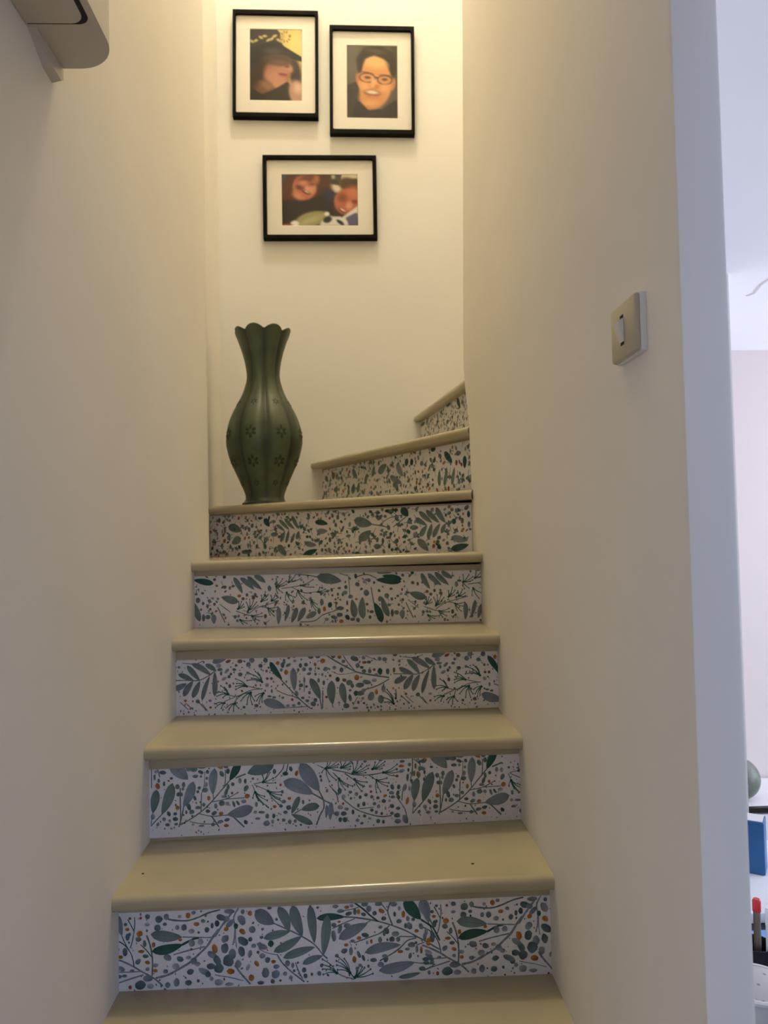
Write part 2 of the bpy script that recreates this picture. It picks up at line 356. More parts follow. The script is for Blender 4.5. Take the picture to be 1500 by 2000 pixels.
# ------------------------------------------------------------------ wallpaper print (flat print on the riser papers)
# each row: shape (0 leaf, 1 stem, 2 umbel, 3 dot), colour number, then millimetres on the riser
PRINT = [
    [
        [0,2,-0.4,137,6,100.5,12.5],[1,3,1.8,-6,93.8,6.5,87.4,17,76.4,23.5,63,26.7,45.8],[1,3,1.6,5.3,101.2,11.8,85.8,16.4,77.8],[1,3,1.6,16.1,129,22.6,116.9,27.2,106.9],[1,5,1.9,28.1,132.5,28.6,119.3,26.5,104.9,23.7,89.3,19.7,78.9],[3,4,12.1,120.7,3.3,2.9,0],[3,6,15.3,112,3.7,2.9,0],[3,4,15.9,98.8,4,6.3,0],[3,6,37.1,103.2,5.6,5,0],[3,0,35,94,5.3,4.6,0],[3,2,-2.2,77.2,3.3,6.6,0],[3,4,11,72.7,4.4,7.2,0],
        [3,6,3.7,64.1,4.2,3.3,-20],[3,0,45.5,85.7,3.3,5.9,0],[3,6,61.4,83,3.3,4.6,0],[3,6,39.5,72.2,5.6,2.9,0],[3,4,47.3,63.6,5.3,3.3,0],[3,2,34,54.7,5.6,4.2,40],[3,6,50.6,52.6,4.8,3.1,-20],[3,8,64.4,47.4,5.3,3.5,0],[3,2,50.5,40.8,3.7,3.3,0],[3,6,64.3,37.6,4,3.4,0],[3,4,51.3,132.9,4.6,4.2,0],[3,7,39.3,130.7,2.4,2.6,0],
        [3,8,50.5,119,4.6,2.9,0],[3,4,71.1,127.4,6.9,6.3,0],[3,2,84.5,130.8,4.7,5.3,0],[3,0,81.7,118.4,3.7,2.9,0],[3,0,69,112.3,6,5.9,0],[3,4,19.9,103.2,2.1,3.3,0],[3,9,20.1,130.9,2.6,2.6,0],[0,0,56.3,101.7,112.7,94.4,19.7],[3,6,108.7,90.2,3.3,3.3,0],[0,3,58,71.4,113.9,81.5,17.2],[1,3,3.7,111.2,80.3,131.3,89.9,142,91.5],[1,2,2.1,112.7,94.4,139.3,92.5,166,91.1],
        [1,2,4,64.2,24.5,85.5,28.8,105.5,38.4,125.5,49.4,143,64.4,156.5,77,166,91.1,176.9,105.2],[1,2,2.4,96.4,63.8,119.1,69.4,152.5,75.8],[1,5,2.9,58.3,28.7,59.2,52.3,57.4,72.1,53.5,88,49,100],[1,3,1.6,57.9,61.5,48.8,73.7,38.2,84],[1,2,3.1,-6.9,61.7,10.2,54.4,26,45.9,39.2,37.4,53.7,28.9,65.5,21.2,76.7,10.2],[1,2,2.1,-7.1,38.1,19.3,37,40.5,37.4],[1,2,2.4,-5.9,17.2,12.6,22.9,43.1,31.3],[3,2,85.8,59.6,7.3,5.5,-20],[3,4,108.3,56,6.4,4.6,-20],[3,8,100.2,43.9,6.6,5.5,0],[3,8,123,58,4.7,3.3,0],[3,2,82.2,35.5,4.6,3.9,0],
        [3,4,126,32.9,6.4,5,20],[3,2,86,11.7,4.6,5.2,0],[3,2,101.3,15.6,5,7.2,0],[3,4,122.5,14,6,5,0],[3,4,139.8,16.5,2.7,2.9,0],[3,4,37.6,13.9,9.9,7.8,0],[3,2,51,25.1,9.3,5.9,0],[3,8,55.5,11.1,6.6,4.6,0],[3,7,19.8,10.8,2.9,3.7,0],[3,2,129.2,83.4,5.6,6.6,0],[3,8,144.6,84.8,5.3,5.5,0],[3,2,132.2,51.7,6,5.9,0],
        [3,8,138.8,46.1,5.3,4.2,0],[3,2,4.2,43.5,7.3,3.9,-25],[3,4,-0.5,30,5.9,3.3,0],[3,0,10,30.8,4.6,2.6,0],[3,2,23.3,39.4,4,2.4,0],[1,5,2.9,85.1,127.5,97.1,124.4,121,122.7,139.7,127.2,159.9,135,180,139.4],[3,6,123.1,131.9,4.4,5,0],[3,2,132.5,136.1,4,3.3,0],[3,8,107.8,130.5,3.3,2.9,0],[3,6,137.6,116.1,5.1,3.4,0],[3,0,149.7,120.9,4,3.3,0],[3,2,103.6,111.6,3.7,4.6,0],
        [3,4,115.6,111.1,5.1,5.5,0],[3,8,128.8,103.9,5.3,4.2,0],[3,9,141.4,101.4,2.1,2.4,0],[3,4,156.2,105.4,4.3,5,0],[3,4,165.6,112.3,2.9,5,0],[3,4,174.3,115.9,4.3,5.9,0],[3,6,169.8,71.8,5.1,8.2,15],[3,2,165.6,60.8,10,5.5,-35],[3,2,150.6,32.5,11.3,5.5,-25],[3,4,157.2,26.9,5.3,5.3,0],[3,8,163.1,19.4,4,3.9,0],[3,4,162.7,41.1,7.3,5.9,0],
        [3,4,181.4,126.1,8,5.6,-20],[3,2,190.7,123.1,6.7,5.3,0],[3,2,196.3,136.1,9.4,4.2,0],[3,4,174.6,115.2,4.3,5.3,0],[3,2,197.3,114.9,9.4,4.6,45],[3,6,190.5,105.3,4.7,4,25],[3,3,208,109.8,3.8,5,0],[3,2,218.2,120,6.7,9.5,25],[3,0,220.4,134.5,3.6,4.2,0],[3,6,233.1,131.3,4,4.6,0],[3,2,237,102.3,6,6,0],[3,2,255.5,102.5,2.7,2.6,0],
        [3,6,219.2,99.4,6.4,4.6,-40],[3,2,188.3,88.2,7.8,6.3,45],[3,4,220.3,82.8,10.7,6.9,-35],[3,4,233.1,85.6,4,4,0],[3,4,187.4,71.7,6.7,9.2,-10],[3,2,239,73.5,4.4,3.7,0],[3,4,217.4,64.5,6,9.2,15],[3,2,232.1,59.9,3.8,6.9,-15],[3,2,201.3,61.2,6.7,9.2,0],[3,4,193.8,49.7,10,10.5,0],[3,2,211.1,43,6,7.2,0],[3,8,228.4,36.3,3.3,5.9,-30],
        [3,8,254.1,55.6,5.4,4.6,0],[3,4,173.8,51.2,6,9.2,30],[3,4,176.9,36.6,8.7,8.2,0],[3,6,197.5,30.4,7.3,5,-10],[3,6,243.9,42.2,3.8,5.5,35],[3,4,263.4,47.9,4.7,5.3,0],[3,6,274.1,44.4,4.3,3.3,0],[3,9,246.8,61.9,2.7,2.9,0],[3,2,279.3,35.4,5.4,4,0],[3,2,259.7,25.7,6.7,9,0],[3,2,277.8,22.2,7.4,7.3,0],[3,6,234.2,17.6,4.7,5.9,0],
        [3,8,176,12.3,7.3,5.9,0],[3,8,194.6,8.2,8,3.3,0],[3,4,250.8,8.3,6,3.3,0],[3,9,272.2,9.9,4,4,0],[3,2,294.6,22.1,3.8,4,0],[3,2,304.6,15.1,3.4,3.6,0],[3,4,328.3,27.2,4,4.6,0],[3,4,330.8,16.6,3.8,4.2,0],[3,9,342.3,19.4,2.4,2.9,0],[3,2,298.9,40.4,4.7,5.3,0],[3,2,308.3,36.1,3,4.6,0],[3,4,310.8,26.7,2.4,2.6,0],
        [3,9,285.7,10.7,2.4,2,0],[3,4,360.1,33.8,3,3.3,0],[3,0,355.8,20.1,3.8,4.2,0],[3,4,280.6,118.7,2.4,2.9,0],[3,4,354.5,136.3,2.7,2.4,0],[3,9,268.1,139.2,4,2.7,0],[3,2,255.7,70.8,8.1,5,-10],[3,2,249.1,75.7,4.7,4,0],[1,2,3.5,170.3,92.2,181.2,109,190.7,120.5,201.6,134.6],[1,2,2.7,212.4,140.8,204.1,125.2,205.9,107.9,205,89.4,201.5,76.4],[1,2,1.6,207.2,105.2,207,85.4,208.8,70.8],[1,2,3.4,205,40.6,213.6,28.4,222.8,17.4,232,6.5],
        [1,2,1.6,169.5,25.7,182.8,22.5,196.1,19.9,220,12.9],[1,2,1.6,247.6,67.8,260.9,60.6,279.7,55.8],[1,5,2.4,280.3,57.1,288.9,42.2,303.4,27,316.7,15.9,328.6,6.1],[1,5,1.9,313.1,41.1,318.2,26.4,325.4,11.5],[1,0,2.6,275.1,111.7,296.5,101.5,321.9,88.5,347.3,71.5,361.8,53.6,371.1,45.2],[0,1,242.5,135.6,276.5,110.3,24.3],[0,0,284.3,141.1,303.2,95.2,18],[0,0,309.3,142.8,326.6,86.3,20.1],[0,0,341.1,142.2,348,72.8,16.2],[0,0,256.6,85.9,305.2,96.5,14.7],[0,0,274.4,61.3,325.3,87,16.1],[0,0,291,50,349.2,66.7,15.4],
        [0,0,325.8,37.9,363.1,50.9,12.7],[3,3,269.9,76.1,5.4,6,0],[3,4,253.3,88.1,3.4,2.9,0],[0,0,372.1,123.6,363.4,50.9,17.6],[0,3,352.1,117.1,403.8,117.6,13.3],[1,5,2.7,402.5,117.7,424.2,115.4,458,108.7,485.1,100.2,512.1,89.1,535.1,76.1,549.9,68.1,566.1,57.4,576.9,51.6],[1,3,2.9,420.6,142.3,436.7,130.3,450,117.7,463.4,107.1],[1,5,1.6,431.3,134.5,417.7,131,402.7,129],[1,5,2.5,487.4,142.9,481.6,127.1,482.7,117.7,489.2,99.4],[1,5,1.9,470.9,136.9,480.2,124.5],[1,5,1.9,421.4,113.5,403.7,107.6,380.4,97.9],[1,2,1.9,449.9,109,438.9,103.5],
        [1,5,2.2,483.7,98.9,467.1,86.3,449.3,80.4,419.2,71],[1,5,2.4,532.3,74.9,515.8,70.9,501.9,58.2,484,47,464.7,37.2],[1,5,1.9,532.4,76.9,501,78.9],[1,5,1.6,547.2,66.9,532,62.2],[0,2,391.6,78.9,444.3,104.6,20.2],[0,2,437.9,52.9,504.1,64.1,17.4],[0,2,463,20,529.3,32.3,19.4],[0,0,498.1,6.5,539.1,13.3,8.7],[0,3,512,145.2,541.2,107.2,22.2],[0,2,543.5,144.6,557,109.3,20.3],[1,3,3.2,541.2,107.2,560.1,94.4,566.7,84.8,574.6,68.4],[1,2,2.4,555.7,110.7,564.2,92.9],
        [1,5,1.9,524.5,31.9,544.9,29,565.4,26.8],[1,5,1.6,565.4,26.8,544.6,16.4],[3,2,386.6,137,5.4,3.3,0],[3,6,406.9,134.8,4.7,2.9,0],[3,8,415.8,137.1,3.8,2.7,0],[3,0,395.9,128.6,6.8,3.3,0],[3,4,410.7,123.3,6.5,3.3,15],[3,0,421.7,126.2,3.4,6,0],[3,6,428.4,125.9,3,4.7,0],[3,4,437.2,120.9,4.8,3.3,-20],[3,0,439.6,139.5,6.1,4.7,0],[3,2,446.9,130.5,4.8,6,0],
        [3,4,456.9,122.1,4.1,4,0],[3,0,464.8,138.5,6.8,4,0],[3,6,470,125.6,6.1,3.7,-25],[3,4,473.8,112,4.8,3.7,0],[3,2,492,136.7,6.8,4,0],[3,4,493.7,119.2,2.5,4.7,0],[3,6,509.4,118.6,3.4,6.4,0],[3,8,502.1,128.9,2.5,4,0],[3,0,501.6,106.2,5.2,4,0],[3,2,517.4,110.2,3.4,4.7,0],[3,4,526.9,108.5,3.4,3.3,0],[3,0,519.8,97.4,5.2,6.7,30],
        [3,4,513,97.7,2.5,5.3,0],[3,6,532.6,87.5,4.1,2.9,0],[3,0,541,95.2,3.8,6,20],[3,2,550.3,85.5,3.4,6.7,0],[3,4,561.8,79.6,4.1,8,20],[3,6,554.8,70.6,4.8,3.7,-20],[3,7,392.8,109.7,3,1.9,0],[3,0,383.3,104.5,4.7,4,0],[3,0,394,96.7,3.8,8,-15],[3,2,407.6,102.1,6.1,4.7,0],[3,0,382.9,85.2,4.3,10.6,5],[3,6,428.2,79.3,4.1,3.3,0],
        [3,4,439.9,84.1,6.8,4,-15],[3,2,416.6,74.5,4.1,2.7,0],[3,6,450.5,72.4,2.2,4,0],[3,8,443,71.3,2,3.3,0],[3,6,404.9,68.3,3.8,2.9,0],[3,0,467.3,97,3.8,2.9,0],[3,4,478.1,89.8,4.8,6,25],[3,4,473.9,86,2.7,5.3,0],[3,0,466.2,75,3.8,5.1,0],[3,2,494.3,83.8,6.8,4.7,0],[3,4,488,74.8,5.2,4.7,0],[3,0,498.9,74.3,4.1,4.7,0],
        [3,4,401.4,57.8,6.1,4.4,15],[3,2,413.5,56.7,3.4,8,0],[3,8,421.1,61.6,1.6,2.4,0],[3,0,427.6,50.1,3,6.6,20],[3,6,419.3,41.8,3.8,6,0],[3,4,435.7,43.7,2.7,6,15],[3,4,453.9,39.2,6.1,3.7,0],[3,0,429.3,31.4,3.4,2.9,0],[3,9,444.2,28.8,2.4,2.9,0],[3,2,473.7,45.4,4.8,3.3,0],[3,4,476.3,39.3,4.1,5,-35],[3,2,466.6,31.1,6.1,4.6,0],
        [3,6,502.5,52.1,4.8,2.9,0],[3,0,515.5,56.2,4.8,2.7,0],[3,2,523.2,63.3,6.8,4.7,0],[3,4,531.4,66.9,2.5,2.7,0],[3,2,532.6,55.5,2.7,6.7,0],[3,6,540.7,53.2,2.5,6.7,0],[3,8,553.6,49.3,7.5,3.7,-25],[3,0,520,44.1,3,5.6,-10],[3,4,549.2,36.8,6.8,3.7,0],[3,4,559.4,36.3,4.1,3.7,0],[3,0,541.3,20.5,6.1,4,0],[3,2,554.1,13.3,2.7,4,0],
        [3,4,387.7,49.8,3.4,3.3,0],[3,0,423.8,25.7,3,3.3,0],[2,3,410.8,18.3,389,48.4,386.8,40.6,387.4,33.2,388.6,24.6,401.1,43.9],[2,5,387.1,19.3,361.9,44.3,361.7,35,361.6,27.1,362.8,17.8],[2,5,419.4,10,426.5,26.9,437.3,26.4,448.1,23.3,452,15.1,433.3,27.9,423,21.7],[1,3,1.9,410.1,19.7,419.4,7.3],[1,5,1.6,387.1,19.3,400.5,12.1,415.3,8.2],[0,2,549.2,137,555.6,100.5,12.5],[1,3,1.8,543.6,93.8,556.1,87.4,566.6,76.4,573.1,63,576.3,45.8],[1,3,1.6,554.9,101.2,561.4,85.8,566,77.8],[1,3,1.6,565.7,129,572.2,116.9,576.8,106.9],[1,5,1.9,577.7,132.5,578.2,119.3,576.1,104.9,573.3,89.3,569.3,78.9],
        [3,4,561.7,120.7,3.3,2.9,0],[3,6,564.9,112,3.7,2.9,0],[3,4,565.5,98.8,4,6.3,0],[3,6,586.7,103.2,5.6,5,0],[3,0,584.6,94,5.3,4.6,0],[3,2,547.4,77.2,3.3,6.6,0],[3,4,560.6,72.7,4.4,7.2,0],[3,6,553.3,64.1,4.2,3.3,-20],[3,0,595.1,85.7,3.3,5.9,0],[3,6,611,83,3.3,4.6,0],[3,6,589.1,72.2,5.6,2.9,0],[3,4,596.9,63.6,5.3,3.3,0],
        [3,2,583.6,54.7,5.6,4.2,40],[3,6,600.2,52.6,4.8,3.1,-20],[3,8,614,47.4,5.3,3.5,0],[3,2,600.1,40.8,3.7,3.3,0],[3,6,613.9,37.6,4,3.4,0],[3,4,600.9,132.9,4.6,4.2,0],[3,7,588.9,130.7,2.4,2.6,0],[3,8,600.1,119,4.6,2.9,0],[3,4,620.7,127.4,6.9,6.3,0],[3,2,634.1,130.8,4.7,5.3,0],[3,0,631.3,118.4,3.7,2.9,0],[3,0,618.6,112.3,6,5.9,0],
        [3,4,569.5,103.2,2.1,3.3,0],[3,9,569.7,130.9,2.6,2.6,0],[0,0,605.9,101.7,662.3,94.4,19.7],[3,6,658.3,90.2,3.3,3.3,0],[0,3,607.6,71.4,663.5,81.5,17.2],[1,3,3.7,660.8,80.3,680.9,89.9,691.6,91.5],[1,2,2.1,662.3,94.4,688.9,92.5,715.6,91.1],[1,2,4,613.8,24.5,635.1,28.8,655.1,38.4,675.1,49.4,692.6,64.4,706.1,77,715.6,91.1,726.5,105.2],[1,2,2.4,646,63.8,668.7,69.4,702.1,75.8],[1,5,2.9,607.9,28.7,608.8,52.3,607,72.1,603.1,88,598.6,100],[1,3,1.6,607.5,61.5,598.4,73.7,587.8,84],[1,2,3.1,542.7,61.7,559.8,54.4,575.6,45.9,588.8,37.4,603.3,28.9,615.1,21.2,626.3,10.2],
        [1,2,2.1,542.5,38.1,568.9,37,590.1,37.4],[1,2,2.4,543.7,17.2,562.2,22.9,592.7,31.3],[3,2,635.4,59.6,7.3,5.5,-20],[3,4,657.9,56,6.4,4.6,-20],[3,8,649.8,43.9,6.6,5.5,0],[3,8,672.6,58,4.7,3.3,0],[3,2,631.8,35.5,4.6,3.9,0],[3,4,675.6,32.9,6.4,5,20],[3,2,635.6,11.7,4.6,5.2,0],[3,2,650.8,15.6,5,7.2,0],[3,4,672.1,14,6,5,0],[3,4,689.4,16.5,2.7,2.9,0],
        [3,4,587.2,13.9,9.9,7.8,0],[3,2,600.6,25.1,9.3,5.9,0],[3,8,605.1,11.1,6.6,4.6,0],[3,7,569.4,10.8,2.9,3.7,0],[3,2,678.8,83.4,5.6,6.6,0],[3,8,694.2,84.8,5.3,5.5,0],[3,2,681.8,51.7,6,5.9,0],[3,8,688.4,46.1,5.3,4.2,0],[3,2,553.8,43.5,7.3,3.9,-25],[3,4,549.1,30,5.9,3.3,0],[3,0,559.6,30.8,4.6,2.6,0],[3,2,572.9,39.4,4,2.4,0],
        [1,5,2.9,634.7,127.5,646.6,124.4,670.6,122.7,689.3,127.2,709.5,135,729.6,139.4],[3,6,672.7,131.9,4.4,5,0],[3,2,682.1,136.1,4,3.3,0],[3,8,657.4,130.5,3.3,2.9,0],[3,6,687.2,116.1,5.1,3.4,0],[3,0,699.3,120.9,4,3.3,0],[3,2,653.2,111.6,3.7,4.6,0],[3,4,665.2,111.1,5.1,5.5,0],[3,8,678.4,103.9,5.3,4.2,0],[3,9,691,101.4,2.1,2.4,0],[3,4,705.8,105.4,4.3,5,0],[3,4,715.2,112.3,2.9,5,0],
        [3,4,723.9,115.9,4.3,5.9,0],[3,6,719.4,71.8,5.1,8.2,15],[3,2,715.2,60.8,10,5.5,-35],[3,2,700.2,32.5,11.3,5.5,-25],[3,4,706.8,26.9,5.3,5.3,0],[3,8,712.7,19.4,4,3.9,0],[3,4,712.3,41.1,7.3,5.9,0],[3,4,731,126.1,8,5.6,-20],[3,2,740.3,123.1,6.7,5.3,0],[3,2,745.9,136.1,9.4,4.2,0],[3,4,724.2,115.2,4.3,5.3,0],[3,2,746.9,114.9,9.4,4.6,45],
        [3,6,740.1,105.3,4.7,4,25],[3,3,757.6,109.8,3.8,5,0],[3,2,767.8,120,6.7,9.5,25],[3,0,770,134.5,3.6,4.2,0],[3,6,782.7,131.3,4,4.6,0],[3,2,786.6,102.3,6,6,0],[3,6,768.8,99.4,6.4,4.6,-40],[3,2,737.9,88.2,7.8,6.3,45],[3,4,769.9,82.8,10.7,6.9,-35],[3,4,782.7,85.6,4,4,0],[3,4,737,71.7,6.7,9.2,-10],[3,2,788.6,73.5,4.4,3.7,0],
        [3,4,767,64.5,6,9.2,15],[3,2,781.7,59.9,3.8,6.9,-15],[3,2,750.9,61.2,6.7,9.2,0],[3,4,743.4,49.7,10,10.5,0],[3,2,760.7,43,6,7.2,0],[3,8,778,36.3,3.3,5.9,-30],[3,4,723.4,51.2,6,9.2,30],[3,4,726.5,36.6,8.7,8.2,0],[3,6,747.1,30.4,7.3,5,-10],[3,6,783.8,17.6,4.7,5.9,0],[3,8,725.6,12.3,7.3,5.9,0],[3,8,744.2,8.2,8,3.3,0],
        [1,2,3.5,719.9,92.2,730.8,109,740.3,120.5,751.2,134.6],[1,2,2.7,762,140.8,753.7,125.2,755.5,107.9,754.6,89.4,751.1,76.4],[1,2,1.6,756.8,105.2,756.6,85.4,758.4,70.8],[1,2,3.4,754.6,40.6,763.2,28.4,772.4,17.4,781.6,6.5],[1,2,1.6,719.1,25.7,732.4,22.5,745.7,19.9,769.6,12.9]],
    [
        [0,0,16.6,98.9,8.5,50.5,18.1],[0,0,49.3,110.7,26.5,46.8,21.8],[3,0,59,102.6,4.5,5.3,0],[0,2,91.9,112.3,70.4,60.1,19.8],[0,2,44.9,152.2,80.7,116.3,26.8],[0,2,135.6,137.7,131.4,82.4,17.6],[0,3,187.1,149.6,166.1,110.4,16.4],[0,2,214,53.3,159.6,40.4,23.4],[1,0,2.3,27.2,48.2,15.3,36.2,4.1,24.3],[1,0,1.9,8.5,51.9,4.1,27.1],[1,5,2.5,71.1,61.5,66.7,39.3,60.9,20.1],[1,5,2.5,64.5,99.5,64.3,74.4,64.7,46.4,63.7,25.5],
        [1,5,2.6,166.9,111.7,151.2,94.2,135.5,76.6,122.8,63.2,105.8,48.6,83.3,34.3,63.7,24.1],[1,5,3.1,178.2,115.4,199.4,123],[1,5,2,131.4,83.8,132.7,73.9],[1,5,2.2,107.6,86.3,106.5,50],[1,5,1.4,115.2,130.9,113.4,102.9,107.6,86.3],[1,5,2,128.4,68.5,156.5,72.8,183.4,85.6],[1,5,1.7,156.5,72.8,196,73.8],[1,5,1.9,101.6,46,128.1,39.1,163.1,40.2],[1,5,2.8,128.1,39.1,143.2,16],[1,5,3.3,171.5,37,195.1,13.4],[1,5,1.7,83.3,30.1,106.9,24.8,141.9,21.7],[1,5,1.9,17.7,146.4,23,123.8],
        [1,5,1.9,6.6,142.7,6.2,102.2],[1,5,2,157.3,133.3,157,109.4,154,95.4],[3,6,35.8,148.1,5.3,2.8,0],[3,4,29.4,133.3,6.9,4.2,-10],[3,2,25.3,145.4,4.9,3.9,0],[3,8,16.2,135.3,4.2,3.5,0],[3,0,12.6,124.2,2.5,6.3,0],[3,4,20.9,116.9,2.8,4.2,0],[3,4,31.9,110.1,2.5,4.9,0],[3,4,46.6,120.6,3.5,2.8,0],[3,6,18.7,105.8,4.6,6.7,15],[3,0,71.6,106.2,3.9,5.6,0],
        [3,2,70.1,97.9,2.8,3.5,0],[3,4,60.9,87.1,4.2,4.2,0],[3,0,67.2,86.8,2.8,4.2,0],[3,4,120.8,130.7,3.5,4.2,0],[3,2,119.2,117.4,2.8,3.5,0],[3,8,116.9,104.8,3.9,5.6,0],[3,0,115.4,93.7,6.3,4.9,0],[3,0,92.8,137.5,8.4,5.9,0],[3,0,83.1,138.6,7,5.3,0],[3,0,106.9,143.9,11.2,6.7,-10],[3,4,106.7,130.6,6.3,3.5,-25],[3,4,74.8,148.1,5.6,3.9,0],
        [3,0,95.5,122.6,6.3,3.5,0],[3,2,107.3,122.1,2.8,3.1,0],[3,6,145.4,140.8,8.4,3.9,-35],[3,4,152.5,146.2,3.9,3.5,0],[3,0,158.8,141.7,5.6,5.9,0],[3,0,150.2,125.1,4.2,7,30],[3,4,162.9,130.2,4.2,5.6,0],[3,2,187.3,109.4,3.5,5.6,0],[3,8,197.8,108.2,2.8,4.2,0],[3,0,103.6,98.4,3.5,3.5,0],[3,4,100.7,90.9,3.1,3.5,0],[3,4,94.3,77.8,3.1,4.9,20],
        [3,0,112.3,63.7,3.5,4.2,0],[3,2,100.3,58,5.6,3.5,0],[3,6,122.9,76.5,3.1,5.3,0],[3,6,58.5,60,4.2,4.5,0],[3,4,81.5,61,4.2,7.7,15],[3,2,87.7,49.5,5.6,4.9,20],[3,0,76.5,50,2.5,4.2,0],[3,4,41,48.2,3.5,5.6,30],[3,2,31.2,37.6,3.9,4.5,0],[3,8,42.3,34.2,2.8,2.8,0],[3,0,38.1,26.1,4.9,3.5,0],[3,2,18.7,27.7,3,4.4,-30],
        [3,2,8.4,43.5,4.4,5.8,0],[3,4,54.1,37.1,5.6,4.5,0],[3,4,54.2,47.6,4.2,3.5,0],[3,0,55.4,26.6,4.2,2.8,0],[3,2,154.5,78.5,6.3,3.1,0],[3,4,158.8,88.2,3.5,7.7,-20],[3,0,162.5,97.9,3.1,6.7,0],[3,4,172.4,103,3.5,3.9,0],[3,7,170.7,84.8,2.8,3.1,0],[3,2,136.7,59.7,3.5,5.6,0],[3,0,149.4,64.7,6.3,5.3,0],[3,8,160.6,63.5,4.2,4.2,0],
        [3,0,174,62.2,2.8,6.7,20],[3,4,182.4,63.9,2.8,5.6,30],[3,4,120.5,50,4.9,3.6,0],[3,0,133.7,45.2,5.9,3.9,20],[3,6,147.7,43.8,4.6,4.2,0],[3,2,146.1,27.1,6.7,3.6,10],[3,4,159.5,30.6,5.9,3.6,15],[3,6,157.9,18.8,5.3,3.6,0],[3,0,130.7,22.2,4.2,3.9,0],[3,4,196.7,24.6,2.8,4.2,0],[3,2,106.9,20.6,6.3,2.1,0],[3,8,90.2,24.2,3.1,2.5,0],
        [0,0,259.3,143.7,202.3,123.5,28.5],[3,0,204,144.6,3.5,3.1,0],[3,4,270.7,144.6,4.3,3.1,0],[3,4,259,125.3,3.6,5.4,0],[3,0,214.1,112.7,2.8,2.8,0],[3,2,198.5,108.2,2.8,5.6,0],[3,0,199.7,93.3,4.5,6.8,-30],[3,6,201.6,77.1,5.4,4.8,30],[3,8,194.4,66.8,5.6,3.9,0],[3,4,293.2,129.4,3.6,5.7,20],[3,3,281.7,120,6,4.2,0],[3,6,305.2,119.7,3.6,6,-15],
        [3,7,271.3,97.1,2.6,2.8,0],[3,6,289.4,68.3,3.4,3.4,0],[3,0,329.9,142.8,5,2.8,0],[3,4,341.3,142.3,4,4,0],[3,0,299.9,144,8.6,2.8,0],[1,5,2.3,279.9,144.9,276.8,130.9,268.1,119.9,259.5,111.8],[1,5,2.3,288.5,144.5,283.8,123.5],[2,3,235.3,104.4,234,118.6,245.5,123.7,249.7,123.6,256.6,111.9,260.8,101.9],[2,3,218.7,84,213.6,73,224.8,66.8,234.6,57.9,241.6,54.8,243.2,66,237.7,74.7],[2,3,244.9,85.6,273.2,82.9,273.1,75.9,268.8,69,275.8,61.6,270,54.8],[1,5,1.7,212.5,99.8,218.7,85.4],[1,5,1.7,216.8,99.6,243.5,87.1],
        [1,5,1.7,215.4,101.1,233.8,104.5],[3,2,220.5,59.3,3.1,5.3,0],[3,8,218.1,43.2,4.2,3.4,0],[3,0,231.5,42.6,6.8,2.8,0],[3,6,258.6,52.5,3.7,3.4,0],[3,4,271.4,53.3,4,3.4,0],[3,4,274.7,82.8,2.8,4,0],[3,0,268.8,69,2.6,2.5,0],[3,2,277.2,62.2,4.5,4,0],[3,0,287.7,49.7,5.7,5.1,0],[3,4,280.4,40.2,4.5,3.7,0],[3,0,242.7,34.3,4,5.1,0],
        [3,4,256.2,33.6,3.4,4.8,0],[3,2,222.9,29.6,5.6,2.8,0],[3,8,253.9,22.5,3.1,4.8,0],[3,0,276.6,24.2,4,3.4,0],[3,2,289.3,20,4,4.8,0],[3,2,300.7,20.9,3.4,3.9,0],[3,4,198.8,23.1,3.9,3.9,0],[3,2,241.1,19.6,6.8,5.9,0],[3,4,265.3,25.4,2.6,2.5,0],[3,0,317.7,59.6,2.6,4.8,0],[3,2,368.2,80.7,2.9,4,0],[3,4,355.1,111.1,2.6,3.4,0],
        [3,0,356.4,103.2,2.6,4,0],[3,4,394.7,78.7,4.6,6.5,0],[3,2,401.7,65.6,3.5,4.8,0],[3,8,395.5,46,4.9,4,0],[0,2,312.7,140.7,352.4,80,29.6],[0,2,277.1,104.7,339.4,74.9,28],[0,0,310.1,72,293.1,36.1,12.2],[0,0,351.9,50.2,313.2,43.6,17.1],[0,0,337.6,12.7,292.4,36.1,14],[0,2,377.1,56.8,373.5,19.4,11.5],[0,2,366.9,51.6,365,23.4,7.2],[1,5,3.1,335.9,77.2,358.5,63.4,361.4,60.4],
        [1,5,2.5,351.7,80.7,360,63.3],[1,5,2,313.9,44.3,299.5,36.5],[1,5,2.9,360,63.3,361.1,46.3,352.2,29.7,344.7,10.3],[1,5,1.7,348.3,134.8,364,127.1],[2,3,366.9,126.9,370,142.5,378.6,143.5,391.6,141.5,392.9,134.3,391.3,128.7,373.5,99.6,387.9,101.8,358.1,118.8],[1,5,2,379.7,123.5,402.6,118.2],[1,5,2.3,373.4,91.1,387.4,73.4,391.4,54.7],[1,2,3.1,361.4,60.4,377,51.2,380.9,31.1],[1,5,2.3,381.2,123.5,409.8,116.5,424.2,111.6,457.4,109.4,487.9,113.1],[2,3,398.5,127,397.3,139.9,410.3,142.1,424.8,144.4,421.8,137.4,418.7,128.9,417.2,123.3],[2,3,422.8,114.5,423.2,134.5,433.3,135.4,443.4,133.6,453.4,128.9,456.2,123,450.2,114.7],[2,3,464.8,121.2,470.9,135.3,482.7,140.5,491.3,135.8,489.7,128.7,485.2,121.8],
